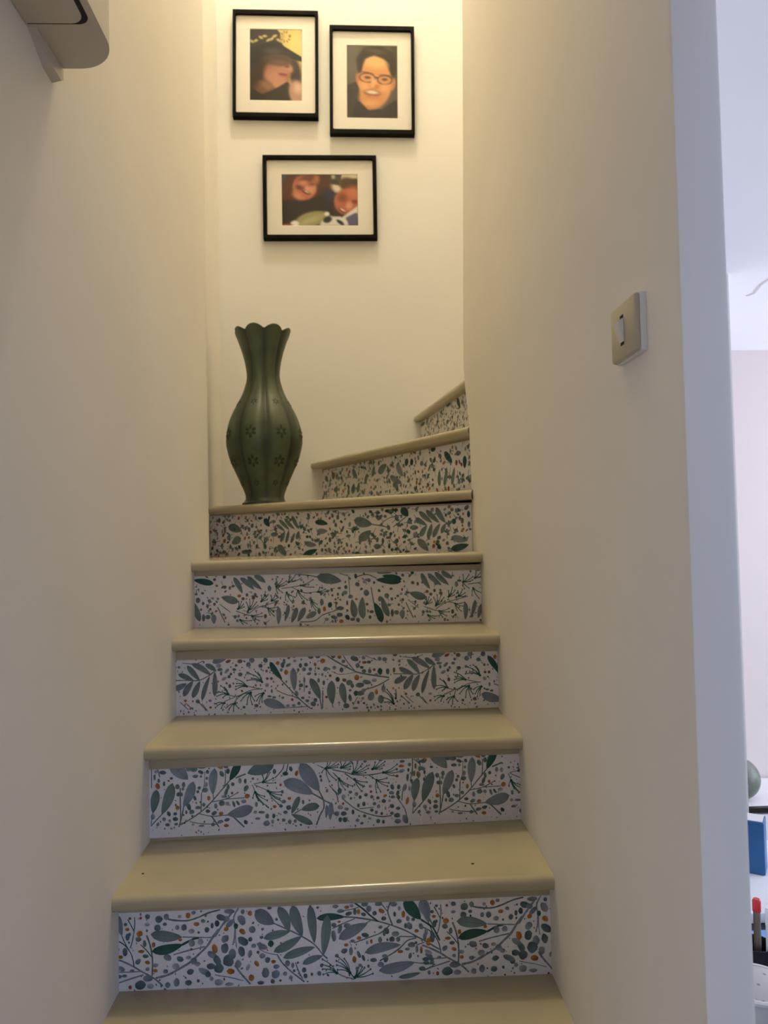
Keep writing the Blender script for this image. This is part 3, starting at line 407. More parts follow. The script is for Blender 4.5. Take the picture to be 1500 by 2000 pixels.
        [2,5,487.9,113.1,517.3,129,515.7,119,515.4,104.7,525.8,114.2],[2,3,426.8,101.5,452.7,94.6,446.8,86.3,443.9,85,440.8,76.6],[2,3,473.1,98,472.5,72.3,481.3,73.3,496,84.1,499.1,91.1,494.9,101.3],[2,5,393.8,104.4,393.4,84.5,406.3,81.1,412.1,86.5,422.2,87.4],[1,5,2,405.5,115.3,424,101.6],[1,5,2,457.4,108.7,470.2,99.5],[1,5,2,381.1,117.8,393.8,104.4],[1,5,2.8,380.4,82.2,393.1,70.3],[1,5,2.3,401.6,61.4,427.1,40.3,451.4,29.2,480.2,21.4,503.4,22.4],[1,5,1.7,435.7,39.9,466.1,41.3],[1,5,2,514.4,61.8,524.3,47.1,532.7,32.4,536.6,12.2],[1,5,2,527.8,72.6,525.9,52.7],
        [1,5,2,551.2,140.4,549.1,114.7,544.2,91.9],[3,7,433.4,140.4,2.6,2.6,0],[3,0,449.3,138.3,3.8,2.9,0],[3,6,468.2,141.8,3.6,2.3,0],[3,4,482.7,140.5,4.9,3.4,0],[3,4,528.4,134.9,5.5,2.9,0],[3,6,526.7,125,6.1,2.9,0],[3,0,543.6,127.8,3.5,4,0],[3,2,527.2,114.9,6.1,3.7,15],[3,9,516.8,104.6,3.2,3.1,0],[3,4,516.4,119,2.6,2.6,0],[3,0,506.1,82.2,4.1,6,15],
        [3,4,519.9,81.6,3.5,5.4,0],[3,2,532.3,79.6,4.1,8,-20],[3,8,542.5,77.7,2.6,5.4,0],[3,0,539.3,100.7,2.9,8,-5],[3,4,541.1,116.4,2.6,4,0],[3,4,547.9,91.8,2.6,5.4,0],[3,0,553.4,108.7,2.6,6,0],[3,2,569.7,118.8,8.2,4,-10],[3,4,564.9,132.6,4.1,4,0],[3,6,576.7,136.4,5,3.7,-30],[3,0,562.8,104,2.2,6.6,0],[3,4,574.3,95.6,2.6,4,0],
        [3,2,589.9,106.4,3.2,2.3,0],[3,8,504.4,70.1,5.5,3.7,0],[3,0,507.1,61.4,4.9,3.4,0],[3,4,517.5,68.8,3.5,6,-20],[3,4,519.5,60.1,3.2,4.6,0],[3,0,417,75.6,4,3.4,0],[3,2,429.9,70.7,4,4,0],[3,4,437.7,64,3.2,4,0],[3,4,450,68.4,4.3,3.7,0],[3,0,462.2,63.5,3.8,3.7,0],[3,4,475.2,60.8,3.8,3.4,0],[3,7,460.7,74.6,2.9,2.8,0],
        [3,8,459.8,85.7,3.5,3.4,0],[3,2,441.5,76.6,2.9,2.6,0],[3,8,403.1,66.3,4.3,5.4,-20],[3,9,418.2,62.7,2.6,2.8,0],[3,6,490.5,64.3,4.1,3.1,30],[3,4,487.4,53.8,4.9,4,0],[3,8,499.7,53.9,2.9,2.9,0],[3,0,467.7,49,3.8,3.7,0],[3,8,476.3,42.9,3.8,4.3,0],[3,4,433.7,47.1,2.9,4.3,0],[3,4,445.3,49.4,3.8,4.8,0],[3,4,504.6,42.3,4.9,4.3,0],
        [3,4,517.5,37.4,4.9,3.4,0],[3,8,490.7,38.7,2,4,0],[3,0,461.7,35.8,4,3.4,0],[3,2,471,31.1,3.5,4,0],[3,4,482.5,27.7,2.6,3.7,0],[3,0,504.2,27.3,4.1,3.4,0],[3,7,401.4,52.1,2.6,2.6,0],[3,2,395.5,44.6,6,3.7,0],[3,2,408.4,41.2,4.9,3.4,0],[3,2,388.1,32.2,5.5,5.4,0],[3,4,402.5,31.5,6,4.8,0],[3,4,421.9,34.1,2.9,5.4,0],
        [3,4,395,19.1,4,5.1,0],[3,4,405.1,18.6,5.5,5.4,0],[3,9,446.3,24.4,3.5,3.4,0],[3,2,431,16.6,4,3.4,0],[3,8,457,18.9,3.5,2.8,0],[3,0,440.2,9.8,3.5,2.8,0],[3,4,474.9,12.4,4,4.8,0],[3,4,485.8,10.4,2.9,4,0],[3,4,515,22.5,7,4.8,0],[3,2,516.2,10.3,7,4.8,0],[3,2,532.3,13.8,6.1,9.7,20],[3,6,537.5,52.2,3.2,8,-15],
        [0,0,560.3,98.9,552.3,50.5,18.1],[0,0,593.1,110.7,570.2,46.8,21.8],[3,0,602.7,102.6,4.5,5.3,0],[0,2,635.6,112.3,614.1,60.1,19.8],[0,2,588.6,152.2,624.5,116.3,26.8],[0,2,679.3,137.7,675.1,82.4,17.6],[0,3,730.9,149.6,709.9,110.4,16.4],[0,2,757.8,53.3,703.4,40.4,23.4],[1,0,2.3,570.9,48.2,559,36.2,547.9,24.3],[1,0,1.9,552.3,51.9,547.9,27.1],[1,5,2.5,614.8,61.5,610.4,39.3,604.7,20.1],[1,5,2.5,608.3,99.5,608,74.4,608.4,46.4,607.5,25.5],
        [1,5,2.6,710.6,111.7,694.9,94.2,679.3,76.6,666.5,63.2,649.6,48.6,627.1,34.3,607.5,24.1],[1,5,3.1,721.9,115.4,743.2,123],[1,5,2,675.2,83.8,676.4,73.9],[1,5,2.2,651.4,86.3,650.3,50],[1,5,1.4,658.9,130.9,657.2,102.9,651.4,86.3],[1,5,2,672.2,68.5,700.3,72.8,727.2,85.6],[1,5,1.7,700.3,72.8,739.7,73.8],[1,5,1.9,645.3,46,671.8,39.1,706.9,40.2],[1,5,2.8,671.8,39.1,686.9,16],[1,5,3.3,715.3,37,738.9,13.4],[1,5,1.7,627,30.1,650.7,24.8,685.6,21.7],[1,5,1.9,561.4,146.4,566.8,123.8],
        [1,5,1.9,550.3,142.7,550,102.2],[1,5,2,701,133.3,700.7,109.4,697.8,95.4],[3,6,579.5,148.1,5.3,2.8,0],[3,4,573.1,133.3,6.9,4.2,-10],[3,2,569.1,145.4,4.9,3.9,0],[3,8,560,135.3,4.2,3.5,0],[3,0,556.4,124.2,2.5,6.3,0],[3,4,564.6,116.9,2.8,4.2,0],[3,4,575.7,110.1,2.5,4.9,0],[3,4,590.4,120.6,3.5,2.8,0],[3,6,562.5,105.8,4.6,6.7,15],[3,0,615.3,106.2,3.9,5.6,0],
        [3,2,613.8,97.9,2.8,3.5,0],[3,4,604.7,87.1,4.2,4.2,0],[3,0,610.9,86.8,2.8,4.2,0],[3,4,664.5,130.7,3.5,4.2,0],[3,2,662.9,117.4,2.8,3.5,0],[3,8,660.7,104.8,3.9,5.6,0],[3,0,659.2,93.7,6.3,4.9,0],[3,0,636.6,137.5,8.4,5.9,0],[3,0,626.8,138.6,7,5.3,0],[3,0,650.6,143.9,11.2,6.7,-10],[3,4,650.5,130.6,6.3,3.5,-25],[3,4,618.5,148.1,5.6,3.9,0],
        [3,0,639.2,122.6,6.3,3.5,0],[3,2,651.1,122.1,2.8,3.1,0],[3,6,689.2,140.8,8.4,3.9,-35],[3,4,696.3,146.2,3.9,3.5,0],[3,0,702.6,141.7,5.6,5.9,0],[3,0,693.9,125.1,4.2,7,30],[3,4,706.6,130.2,4.2,5.6,0],[3,2,731,109.4,3.5,5.6,0],[3,8,741.6,108.2,2.8,4.2,0],[3,0,647.3,98.4,3.5,3.5,0],[3,4,644.4,90.9,3.1,3.5,0],[3,4,638,77.8,3.1,4.9,20],
        [3,0,656,63.7,3.5,4.2,0],[3,2,644.1,58,5.6,3.5,0],[3,6,666.7,76.5,3.1,5.3,0],[3,6,602.3,60,4.2,4.5,0],[3,4,625.3,61,4.2,7.7,15],[3,2,631.4,49.5,5.6,4.9,20],[3,0,620.3,50,2.5,4.2,0],[3,4,584.8,48.2,3.5,5.6,30],[3,2,575,37.6,3.9,4.5,0],[3,8,586,34.2,2.8,2.8,0],[3,0,581.8,26.1,4.9,3.5,0],[3,2,562.4,27.7,3,4.4,-30],
        [3,2,552.2,43.5,4.4,5.8,0],[3,4,597.9,37.1,5.6,4.5,0],[3,4,598,47.6,4.2,3.5,0],[3,0,599.2,26.6,4.2,2.8,0],[3,2,698.2,78.5,6.3,3.1,0],[3,4,702.6,88.2,3.5,7.7,-20],[3,0,706.2,97.9,3.1,6.7,0],[3,4,716.1,103,3.5,3.9,0],[3,7,714.5,84.8,2.8,3.1,0],[3,2,680.5,59.7,3.5,5.6,0],[3,0,693.2,64.7,6.3,5.3,0],[3,8,704.4,63.5,4.2,4.2,0],
        [3,0,717.7,62.2,2.8,6.7,20],[3,4,726.2,63.9,2.8,5.6,30],[3,4,664.2,50,4.9,3.6,0],[3,0,677.5,45.2,5.9,3.9,20],[3,6,691.5,43.8,4.6,4.2,0],[3,2,689.9,27.1,6.7,3.6,10],[3,4,703.2,30.6,5.9,3.6,15],[3,6,701.7,18.8,5.3,3.6,0],[3,0,674.4,22.2,4.2,3.9,0],[3,4,740.4,24.6,2.8,4.2,0],[3,2,650.6,20.6,6.3,2.1,0],[3,8,633.9,24.2,3.1,2.5,0],
        [3,0,747.7,144.6,3.5,3.1,0],[3,0,757.9,112.7,2.8,2.8,0],[3,2,742.3,108.2,2.8,5.6,0],[3,0,743.5,93.3,4.5,6.8,-30],[3,6,745.4,77.1,5.4,4.8,30],[3,8,738.2,66.8,5.6,3.9,0],[2,3,779,104.4,777.8,118.6,789.2,123.7,793.5,123.6,800.4,111.9,804.5,101.9],[2,3,762.4,84,757.3,73,768.6,66.8,778.3,57.9,785.4,54.8,786.9,66,781.4,74.7],[2,3,788.6,85.6,817,82.9,816.9,75.9,812.5,69,819.5,61.6,813.7,54.8],[1,5,1.7,756.3,99.8,762.5,85.4],[1,5,1.7,760.5,99.6,787.3,87.1],[1,5,1.7,759.1,101.1,777.6,104.5],
        [3,2,764.2,59.3,3.1,5.3,0],[3,8,761.9,43.2,4.2,3.4,0],[3,0,775.3,42.6,6.8,2.8,0],[3,0,786.5,34.3,4,5.1,0],[3,2,766.6,29.6,5.6,2.8,0],[3,4,742.5,23.1,3.9,3.9,0],[3,2,784.8,19.6,6.8,5.9,0]],
    [
        [0,2,87.7,128.9,127.4,144.8,18.1],[0,0,70.7,125.8,97.3,107.9,12.5],[0,1,37.6,128.6,84.7,98.4,14.2],[0,0,26.9,124.4,57.7,86.7,13.3],[0,0,6.1,104.4,43.4,87.1,12.8],[0,1,-5.8,67.1,26.4,81.4,14.4],[0,1,18,50.3,41.6,87.2,15.3],[0,1,39.4,46,57.7,86.7,14.4],[0,1,61.6,39.1,81.1,98.5,11.1],[0,1,92.1,47.9,92.8,109,12.9],[1,0,2.5,-7.4,89.6,26.5,88.5,55,87.7,80.2,99.5,91,108.1],[1,5,1.8,16.2,130.1,46.5,127.4,66.3,134],
        [3,0,105.4,112.2,6.8,3.6,0],[3,8,102,121.3,6.5,5,0],[2,3,48.4,138.1,12.8,144.6,25.3,146,37.8,147.4],[2,3,205.7,79.4,177.1,100.1,180.6,89.2,169.7,84.2,189.8,105.2,197,101.3],[2,3,169.5,69.8,142.8,88.6,144.5,77.7,142.6,70.6,142.5,63.4],[2,3,124.4,52.3,106.7,73.5,115.7,69.6,97.6,57.6,97.5,48.7,111.8,44.6],[2,3,178.3,55.1,149.4,45.2,154.7,36.1,168.9,26.6,181.5,26.2,187,35],[2,3,208.9,52.3,189,45.8,192.4,34.9,197.7,27.5,205,30.9],[2,3,115.2,32,91.9,30.9,93.6,21.9,107.9,19.7],[2,3,140.2,30.3,122.2,22.8,125.7,15.5,136.4,11.6,149.1,18.3],[2,3,-2.6,30.4,-2.4,50,-4.3,41.2],[1,5,2.1,126.2,50.5,145.9,47.1,178.4,60.5,207.2,63.2],
        [1,5,2.2,140.3,31.2,145.9,47.1],[1,5,2.2,115.2,35.5,140.5,45.5],[1,5,2.2,173.1,69.6,198.2,63.5],[1,5,2.1,52.7,37.6,72,15.4],[1,5,1.8,22.3,35,40,18.3],[1,5,1.8,9.9,37.1,29.3,18.6],[1,5,1.8,61.5,31.9,75.6,13.5],[3,0,-2.4,136.9,5.7,5.7,0],[3,2,8.1,120.5,3.6,3.6,0],[3,9,-5.5,98.5,3.2,6.8,0],[3,6,22.4,40.3,3.6,3.2,0],[3,4,51.8,37.6,5,4.7,0],
        [3,8,81.3,38.4,4.3,3.2,0],[3,7,82,22.3,3.2,2.9,0],[3,4,191.3,23.2,5,4.3,0],[3,4,161.7,20.6,3.6,3.2,0],[3,9,128.2,71.9,3.6,5,0],[3,4,153.7,99,5.4,4.7,0],[3,0,139.5,111.2,4.7,3.6,0],[3,9,153.3,130.6,6.1,5,0],[3,7,125.4,131.4,6.8,3.6,25],[3,4,144.1,120.9,3.6,3.2,0],[3,2,121.5,108.1,3.6,7.6,-45],[3,8,115,90.3,6.5,4,25],
        [3,0,108,103.1,3.2,5,0],[3,4,126.7,94.5,3.6,4.3,0],[3,4,131.3,100.6,3.2,3.6,0],[3,2,182.1,132.4,6.8,6.9,0],[3,2,173.8,121.9,6.1,6.1,0],[3,4,202.6,118.3,5.4,5,0],[3,4,214.6,131.5,6.1,6.1,0],[3,7,216.9,105.3,3.2,3.6,0],[3,7,218.4,87.2,3.6,3.2,0],[3,9,228.3,86.9,3.6,3.6,0],[3,6,244.2,123.4,4.3,5.1,0],[3,0,171.8,102.1,4.3,3.6,0],
        [3,8,217.3,71.9,4.7,4.7,0],[3,2,228.8,57.1,2.5,5,0],[3,9,222,143,4,3.3,0],[3,9,241.9,146.1,4,2.7,0],[3,4,223.2,44.7,5,2.5,0],[3,0,234,41.6,4.7,2.9,0],[0,2,207.7,34.4,260.7,17.4,22.4],[0,3,225.3,127.6,254.5,83.4,14.4],[0,2,280.6,111.5,283.3,55.4,16.6],[0,0,321.8,84.9,345.5,32.7,18.9],[0,0,373.5,77.9,374.8,19.1,20.9],[0,0,398,72.6,405.8,19.9,17.8],
        [1,5,2.5,240.6,100,253,81.6,285,46.3,311.7,20.2,324.2,10.8],[1,5,2.1,240,58.6,261.5,48,288.5,39,311.7,20.2],[1,5,1.8,239.3,15.4,275.4,16,315.3,17.4],[1,5,2.9,344.6,33.6,348.7,10],[1,5,2.5,351.3,55.1,350.5,11.8],[1,2,2.5,374.3,21.8,375.1,12.8],[1,5,1.8,307.4,89,306.8,52.9],[1,5,3.3,362.8,138.1,386.2,122.9,413.3,107.5,436.8,95.9,467.8,88.7,513.4,80.9],[1,5,2.2,402.9,136.9,413.5,120.2,429.6,99.8],[1,5,2.9,513.4,77.3,494.8,66.9,476.3,59.3,454.3,53.7],[1,5,1.1,374.8,99.6,394.7,91.8,435,96],[1,5,1.8,424.3,16.6,435.6,36.1],
        [1,5,1.8,455.9,135.4,485,123.6],[3,6,352.6,125.7,6.5,5.8,0],[3,6,393.7,134.4,4.7,5.1,0],[3,6,434.4,83.3,6,6.9,0],[3,6,453.7,119.1,6,3.6,0],[3,6,481.6,47.4,3.7,7.3,0],[3,6,243.7,123.4,4.3,5.1,0],[3,6,264.1,101.1,5.1,6.5,0],[3,7,334.2,118,3.3,4.3,0],[3,7,342.2,107.8,3.3,2.9,0],[3,7,277.5,34.9,3.3,3.6,0],[3,7,360.1,38.5,3.6,3.3,0],
        [3,7,477.2,101.1,3.3,3.6,0],[3,4,323.6,136.5,6.9,5.1,0],[3,4,340.9,136.9,6.2,4.3,0],[3,4,378.3,137.6,6.2,6.2,0],[3,0,402.6,123.3,4.7,4.4,0],[3,2,359.5,105.5,6.2,5.4,0],[3,2,380.5,108.5,4.7,4.7,0],[3,4,397.7,102.6,5.1,6.2,0],[3,3,388.1,80.2,5.5,6.2,0],[3,9,404.5,77.9,5.1,4.3,0],[3,0,416.2,71.2,7.7,6.9,0],[3,0,423.4,63.7,4.4,5.1,0],
        [3,0,441.7,64.9,10.6,6.2,0],[3,0,458.3,71.7,10.6,5.4,-15],[3,3,432.2,45.3,6.2,6.2,0],[3,0,443.1,45,9.9,6.2,0],[3,2,450.6,52,5.1,4.3,0],[3,4,430.1,128.8,10.6,6.2,-20],[3,8,452.1,130.9,4.8,4.4,0],[3,0,437.1,112.3,5.1,6.5,0],[3,4,447.1,107.4,4.8,3.6,0],[3,4,464.7,119.6,5.1,3.6,0],[3,0,490.6,127.1,4.8,5.1,0],[3,2,503.4,125.8,6.2,5.1,0],
        [3,3,491.7,96.1,6,8.7,0],[3,4,466.1,97.8,4.4,5.4,0],[3,0,452.4,98.2,5.5,4.7,0],[3,4,510.1,95.6,4.4,7.6,0],[3,8,476.7,75.7,6.2,4.4,0],[3,2,482.4,89.1,4.8,2.9,0],[3,2,499.1,54.1,5.1,8.7,0],[3,2,468.6,36.9,7.7,10.5,-15],[3,0,492.2,28.9,7,10.5,0],[3,8,448.3,32.1,4.4,3.6,0],[3,0,437.2,23.4,3.3,4.3,0],[3,4,450.9,21.2,3.3,2.9,0],
        [3,4,458.9,10,2.9,2.9,0],[3,0,429.7,10.1,6.9,2.5,0],[3,2,484.5,11,2.9,2.9,0],[3,0,407.9,16.2,7.6,6,0],[3,8,390.7,24,2.9,2.9,0],[3,4,259.1,126.6,3.3,6.9,0],[3,0,269.8,118.1,6.9,3.6,30],[3,4,255.3,118.6,4.3,6.9,0],[3,2,252.5,106.9,3.6,4.3,0],[3,9,246.6,139.6,4.3,2.9,0],[3,9,271,136.2,3.6,3.3,0],[3,9,283.7,137.6,3.3,2.5,0],
        [3,8,285.4,127.6,4.3,3.3,0],[3,0,300.8,130.8,2.5,2.5,0],[3,4,298.8,116.4,4,6,0],[3,4,312.4,117.8,4.7,4.7,0],[3,0,306.8,107.1,4.7,5.1,0],[3,2,322.2,106.6,4,4.7,0],[3,4,293.2,105.7,2.9,4.3,0],[3,0,319.3,95.9,5.4,3.6,20],[3,4,334.7,94.5,2.9,3.6,0],[3,2,351.1,93.1,2.9,3.6,0],[3,9,370.1,89.8,3.3,3.3,0],[3,8,296.3,78.5,2.9,3.6,0],
        [3,0,307.3,81.8,2.5,6.9,0],[3,4,298.9,68.5,5.4,5.1,0],[3,4,312.4,65.3,3.6,3.2,0],[3,0,319.4,50.7,3.3,4.3,0],[3,2,288.6,49.8,4,6.9,20],[3,4,302.9,38.6,4.3,3.2,0],[3,0,313.7,31,4.7,3.6,0],[3,0,328,23.3,6.9,5.9,0],[3,4,293.7,25.3,4,4,0],[3,2,280.9,21.2,4.7,3.2,0],[3,8,266.5,20.8,4.7,3.2,0],[3,0,341.7,78.9,3.3,6,0],
        [3,4,354.3,73.1,3.3,6,0],[3,4,417.7,53,3.6,2.9,0],[3,0,417.4,34.9,4,8.7,10],[3,2,255,40.1,4,3.2,0],[3,4,333.6,32.2,4.7,5.1,0],[2,5,523.4,17,500.3,50.4,507.7,52,516.6,40.8,499.9,32.3,501.5,21.4],[0,2,618.9,128.9,658.5,144.8,18.1],[0,0,601.8,125.8,628.5,107.9,12.5],[0,1,568.8,128.6,615.8,98.4,14.2],[0,0,558,124.4,588.8,86.7,13.3],[0,0,537.3,104.4,574.6,87.1,12.8],[0,1,525.3,67.1,557.5,81.4,14.4],
        [0,1,549.2,50.3,572.8,87.2,15.3],[0,1,570.5,46,588.8,86.7,14.4],[0,1,592.8,39.1,612.2,98.5,11.1],[0,1,623.2,47.9,624,109,12.9],[1,0,2.5,523.8,89.6,557.6,88.5,586.2,87.7,611.3,99.5,622.2,108.1],[1,5,1.8,547.4,130.1,577.7,127.4,597.4,134],[3,0,636.6,112.2,6.8,3.6,0],[3,8,633.1,121.3,6.5,5,0],[2,3,579.6,138.1,543.9,144.6,556.5,146,569,147.4],[2,3,736.8,79.4,708.3,100.1,711.7,89.2,700.9,84.2,721,105.2,728.1,101.3],[2,3,700.7,69.8,674,88.6,675.6,77.7,673.7,70.6,673.6,63.4],[2,3,655.5,52.3,637.9,73.5,646.8,69.6,628.7,57.6,628.6,48.7,642.9,44.6],
        [2,3,709.5,55.1,680.6,45.2,685.8,36.1,700.1,26.6,712.6,26.2,718.2,35],[2,3,740,52.3,720.1,45.8,723.6,34.9,728.9,27.5,736.1,30.9],[2,3,646.3,32,623,30.9,624.7,21.9,639,19.7],[2,3,671.4,30.3,653.4,22.8,656.9,15.5,667.6,11.6,680.2,18.3],[2,3,528.5,30.4,528.7,50,526.8,41.2],[1,5,2.1,657.3,50.5,677,47.1,709.5,60.5,738.4,63.2],[1,5,2.2,671.4,31.2,677,47.1],[1,5,2.2,646.4,35.5,671.6,45.5],[1,5,2.2,704.3,69.6,729.4,63.5],[1,5,2.1,583.8,37.6,603.2,15.4],[1,5,1.8,553.5,35,571.1,18.3],[1,5,1.8,541,37.1,560.4,18.6],
        [1,5,1.8,592.7,31.9,606.7,13.5],[3,0,528.7,136.9,5.7,5.7,0],[3,2,539.2,120.5,3.6,3.6,0],[3,9,525.6,98.5,3.2,6.8,0],[3,6,553.5,40.3,3.6,3.2,0],[3,4,582.9,37.6,5,4.7,0],[3,8,612.4,38.4,4.3,3.2,0],[3,7,613.1,22.3,3.2,2.9,0],[3,4,722.5,23.2,5,4.3,0],[3,4,692.8,20.6,3.6,3.2,0],[3,9,659.4,71.9,3.6,5,0],[3,4,684.9,99,5.4,4.7,0],
        [3,0,670.7,111.2,4.7,3.6,0],[3,9,684.4,130.6,6.1,5,0],[3,7,656.6,131.4,6.8,3.6,25],[3,4,675.3,120.9,3.6,3.2,0],[3,2,652.7,108.1,3.6,7.6,-45],[3,8,646.2,90.3,6.5,4,25],[3,0,639.2,103.1,3.2,5,0],[3,4,657.9,94.5,3.6,4.3,0],[3,4,662.5,100.6,3.2,3.6,0],[3,2,713.2,132.4,6.8,6.9,0],[3,2,705,121.9,6.1,6.1,0],[3,4,733.8,118.3,5.4,5,0],
        [3,4,745.7,131.5,6.1,6.1,0],[3,7,748,105.3,3.2,3.6,0],[3,7,749.6,87.2,3.6,3.2,0],[3,9,759.5,86.9,3.6,3.6,0],[3,6,775.4,123.4,4.3,5.1,0],[3,0,702.9,102.1,4.3,3.6,0],[3,8,748.4,71.9,4.7,4.7,0],[3,2,759.9,57.1,2.5,5,0],[3,9,753.1,143,4,3.3,0],[3,9,773,146.1,4,2.7,0],[3,4,754.3,44.7,5,2.5,0],[3,0,765.1,41.6,4.7,2.9,0],
        [0,2,738.9,34.4,791.8,17.4,22.4],[0,3,756.5,127.6,785.6,83.4,14.4],[1,5,2.5,771.7,100,784.1,81.6,816.1,46.3,842.8,20.2,855.4,10.8],[1,5,2.1,771.1,58.6,792.6,48,819.6,39,842.8,20.2],[1,5,1.8,770.4,15.4,806.6,16,846.4,17.4],[3,6,774.8,123.4,4.3,5.1,0],[3,4,786.5,118.6,4.3,6.9,0],[3,2,783.6,106.9,3.6,4.3,0],[3,9,777.8,139.6,4.3,2.9,0],[3,2,786.2,40.1,4,3.2,0]],
    [
        [0,3,52.3,120.3,-2.5,131.7,17.5],[0,0,117.7,68.8,72,83.8,21.1],[0,0,105.8,136.6,129.1,91.7,14.3],[0,0,123.2,135.3,161.4,101.1,14.3],[0,0,142.6,138.5,181.7,101.5,15.1],[0,0,161.1,140,192.1,119.8,14.7],[0,0,14.5,19,-4.4,74.6,17.3],[0,2,52.2,37.3,51.9,11.5,14.6],[0,2,225.3,54.2,224.6,5.2,13.8],[2,3,220.6,108.9,220.9,129.3,237.6,128.9,248.6,123.1,241,110.3,237,91.8,224,90.3,248.4,113.8],[2,3,116.6,50.4,118.7,70.7,126,70.5,131.4,63,133.2,55.5],[2,3,144.1,46,138.9,68.3,148.2,75.5,159.2,75.2,166.5,67.6,170,58.3],
        [2,3,179.4,69.2,179.7,85.8,190.9,94.8,198.1,87.2,196.1,74.3],[2,3,207.1,70.3,205.5,85.2,218.5,88.6,225.7,79.1,225.6,69.9],[2,3,197.6,50.2,223.5,53.3,223.3,42.2,213.9,29.5,202.8,31.6],[2,3,153.1,31,180.8,37.7,180.7,28.5,173.1,17.6,162,14.2],[2,3,121.7,20.8,152.9,18.1,139.9,11.1,128.9,9.5],[1,5,2.2,111,45,136.6,35.2,153.1,31],[1,5,2.2,144,36.8,173.7,54.5,197.6,51.2],[1,5,2.2,173.7,54.5,225.5,68],[1,5,2.9,61.6,57.3,81.2,14.5],[1,5,2.2,67.2,64.6,96.3,41.7],[3,9,54.3,131.3,4.4,4.4,0],[3,3,81,138.1,4.8,5.2,0],
        [3,9,81.5,110.4,5.1,4.8,0],[3,9,95.3,107.3,3.3,5.2,0],[3,9,21.8,95.2,4.4,3.7,0],[3,0,39.8,75.4,4.4,3.7,0],[3,4,23.3,67.5,3.7,4.8,0],[3,9,53.5,64.9,3.7,4.4,0],[3,2,62.8,79.4,3.7,3.7,0],[3,8,49.1,80.7,4.4,3.7,0],[3,9,42.3,51.4,3.7,3.7,0],[3,0,17.6,51.1,3.3,3.7,0],[3,9,130.7,77.8,4.4,4.4,0],[3,4,141,87.7,3.7,4.8,0],
        [3,9,158.4,79.9,5.2,5.2,0],[3,6,120.7,85.4,5.1,4.4,0],[3,0,9.7,76.1,6.6,7.7,0],[3,0,35.6,30.4,7,6.1,0],[3,4,23.7,28.8,4.4,10.3,0],[3,9,189.9,29.2,4.4,6.1,0],[3,0,108.9,29.4,4.4,5.2,0],[3,2,202.1,103.8,5.2,7.8,0],[0,0,330.9,133.2,398.6,118.6,28.8],[0,1,253.6,59.9,241.8,13.1,11.5],[0,1,275.7,51,260.2,8.9,14.5],[0,1,297.9,50.5,276.9,11.2,15.8],
        [0,1,328.2,36.7,299.2,20.8,15.8],[0,0,432.1,18.3,425.6,69.6,19.6],[0,0,455.3,14.9,454.6,75.4,20.5],[0,3,506.5,3.4,485.2,59.8,20.5],[0,3,562.2,113.9,492,121.1,19.6],[0,2,494.3,139.7,537.4,138.8,7.5],[1,5,2.6,272.5,141.1,305.8,137.5,333.6,131.3],[1,5,2.6,283.3,11,322.3,12.8,344.8,28,371,36.6,387.8,41.7],[1,5,2.6,438,129.8,468,135.7,494,124.8],[1,5,1.9,393.4,140.2,415.6,133.2],[1,5,1.9,417.5,132.2,420.2,78.1],[1,5,2.6,478.5,100.9,485.1,57.9],
        [2,3,253.6,119.3,257.6,139.6,272.4,137.4,285.3,127.8,272.2,124.4],[2,3,286.8,110.1,320.5,125.1,309.1,112.4,322,104.6],[2,3,279.2,96.4,275.2,81.6,289.9,73.9,304.7,69.8,314.3,88.1],[2,3,248.5,91.6,245.5,71.2,263.8,63.4,271.5,78],[2,3,332.9,91.4,353.5,98.3,360.8,92.6,353.2,85.3,338.7,104.2],[2,3,314,71.4,315.5,51,326.5,41.4,335.8,43,330.5,58],[1,5,2.2,234.9,103,262.7,106,286.8,110.1],[1,5,2.2,262.7,106,279.2,96.4],[1,5,2.2,308.8,90.1,332.9,91.4],[3,6,350.7,44.5,4.5,7,0],[3,6,395.6,10,6.1,5.2,0],[3,3,365.7,55.3,6.1,7.8,0],
        [3,0,343.6,63.3,5.2,9.6,0],[3,9,371.1,96,3.7,5.2,0],[3,9,391.7,100.2,4.8,3.3,0],[3,9,387.6,83.5,3,4.8,0],[3,4,400.7,82.3,3.7,3.7,0],[3,9,372.7,81.1,3.3,3.3,0],[3,9,380.9,69.8,3.7,3,0],[3,0,393.9,68.5,3.4,3.3,0],[3,9,382.6,60.4,4.5,3.7,0],[3,9,294.4,61.7,4.4,3.7,0],[3,0,393.5,45.3,10.4,6.1,0],[3,0,391.3,27.7,8.9,6.1,0],
        [3,0,376.3,21.6,9.7,5.2,-15],[3,3,412.5,20.7,6.1,7.8,30],[3,4,441.3,12.5,5.2,6.1,0],[3,0,426.4,14.8,7.1,4.5,0],[3,8,355.7,16.6,6.1,4.4,0],[3,0,335.7,39.3,4.8,8.9,0],[3,4,409.4,102.6,4.5,5.2,0],[3,2,406.4,87.7,7.1,5.2,0],[3,2,422,76.2,7.1,5.2,0],[3,3,437.1,131.7,3.7,7.1,0],[3,2,473.3,119.7,5.2,5.2,0],[3,8,461.1,116.2,4.9,5.2,0],
        [3,0,441.3,109.3,6.2,6.1,0],[3,2,465.1,86.3,7.8,8.9,0],[3,0,502.2,68.7,5.2,7.1,0],[3,4,474.1,19.1,3.7,5.2,0],[3,9,479,33.9,6.2,4.1,0],[3,9,466.4,54.6,4.5,3.7,0],[3,6,437.7,69.3,3.7,3,0],[3,9,412,39.3,2.6,3.3,0],[3,4,412.4,59.7,3,7.1,0],[0,3,563.8,120.3,509,131.7,17.5],[0,0,629.2,68.8,583.5,83.8,21.1],[0,0,617.3,136.6,640.6,91.7,14.3],
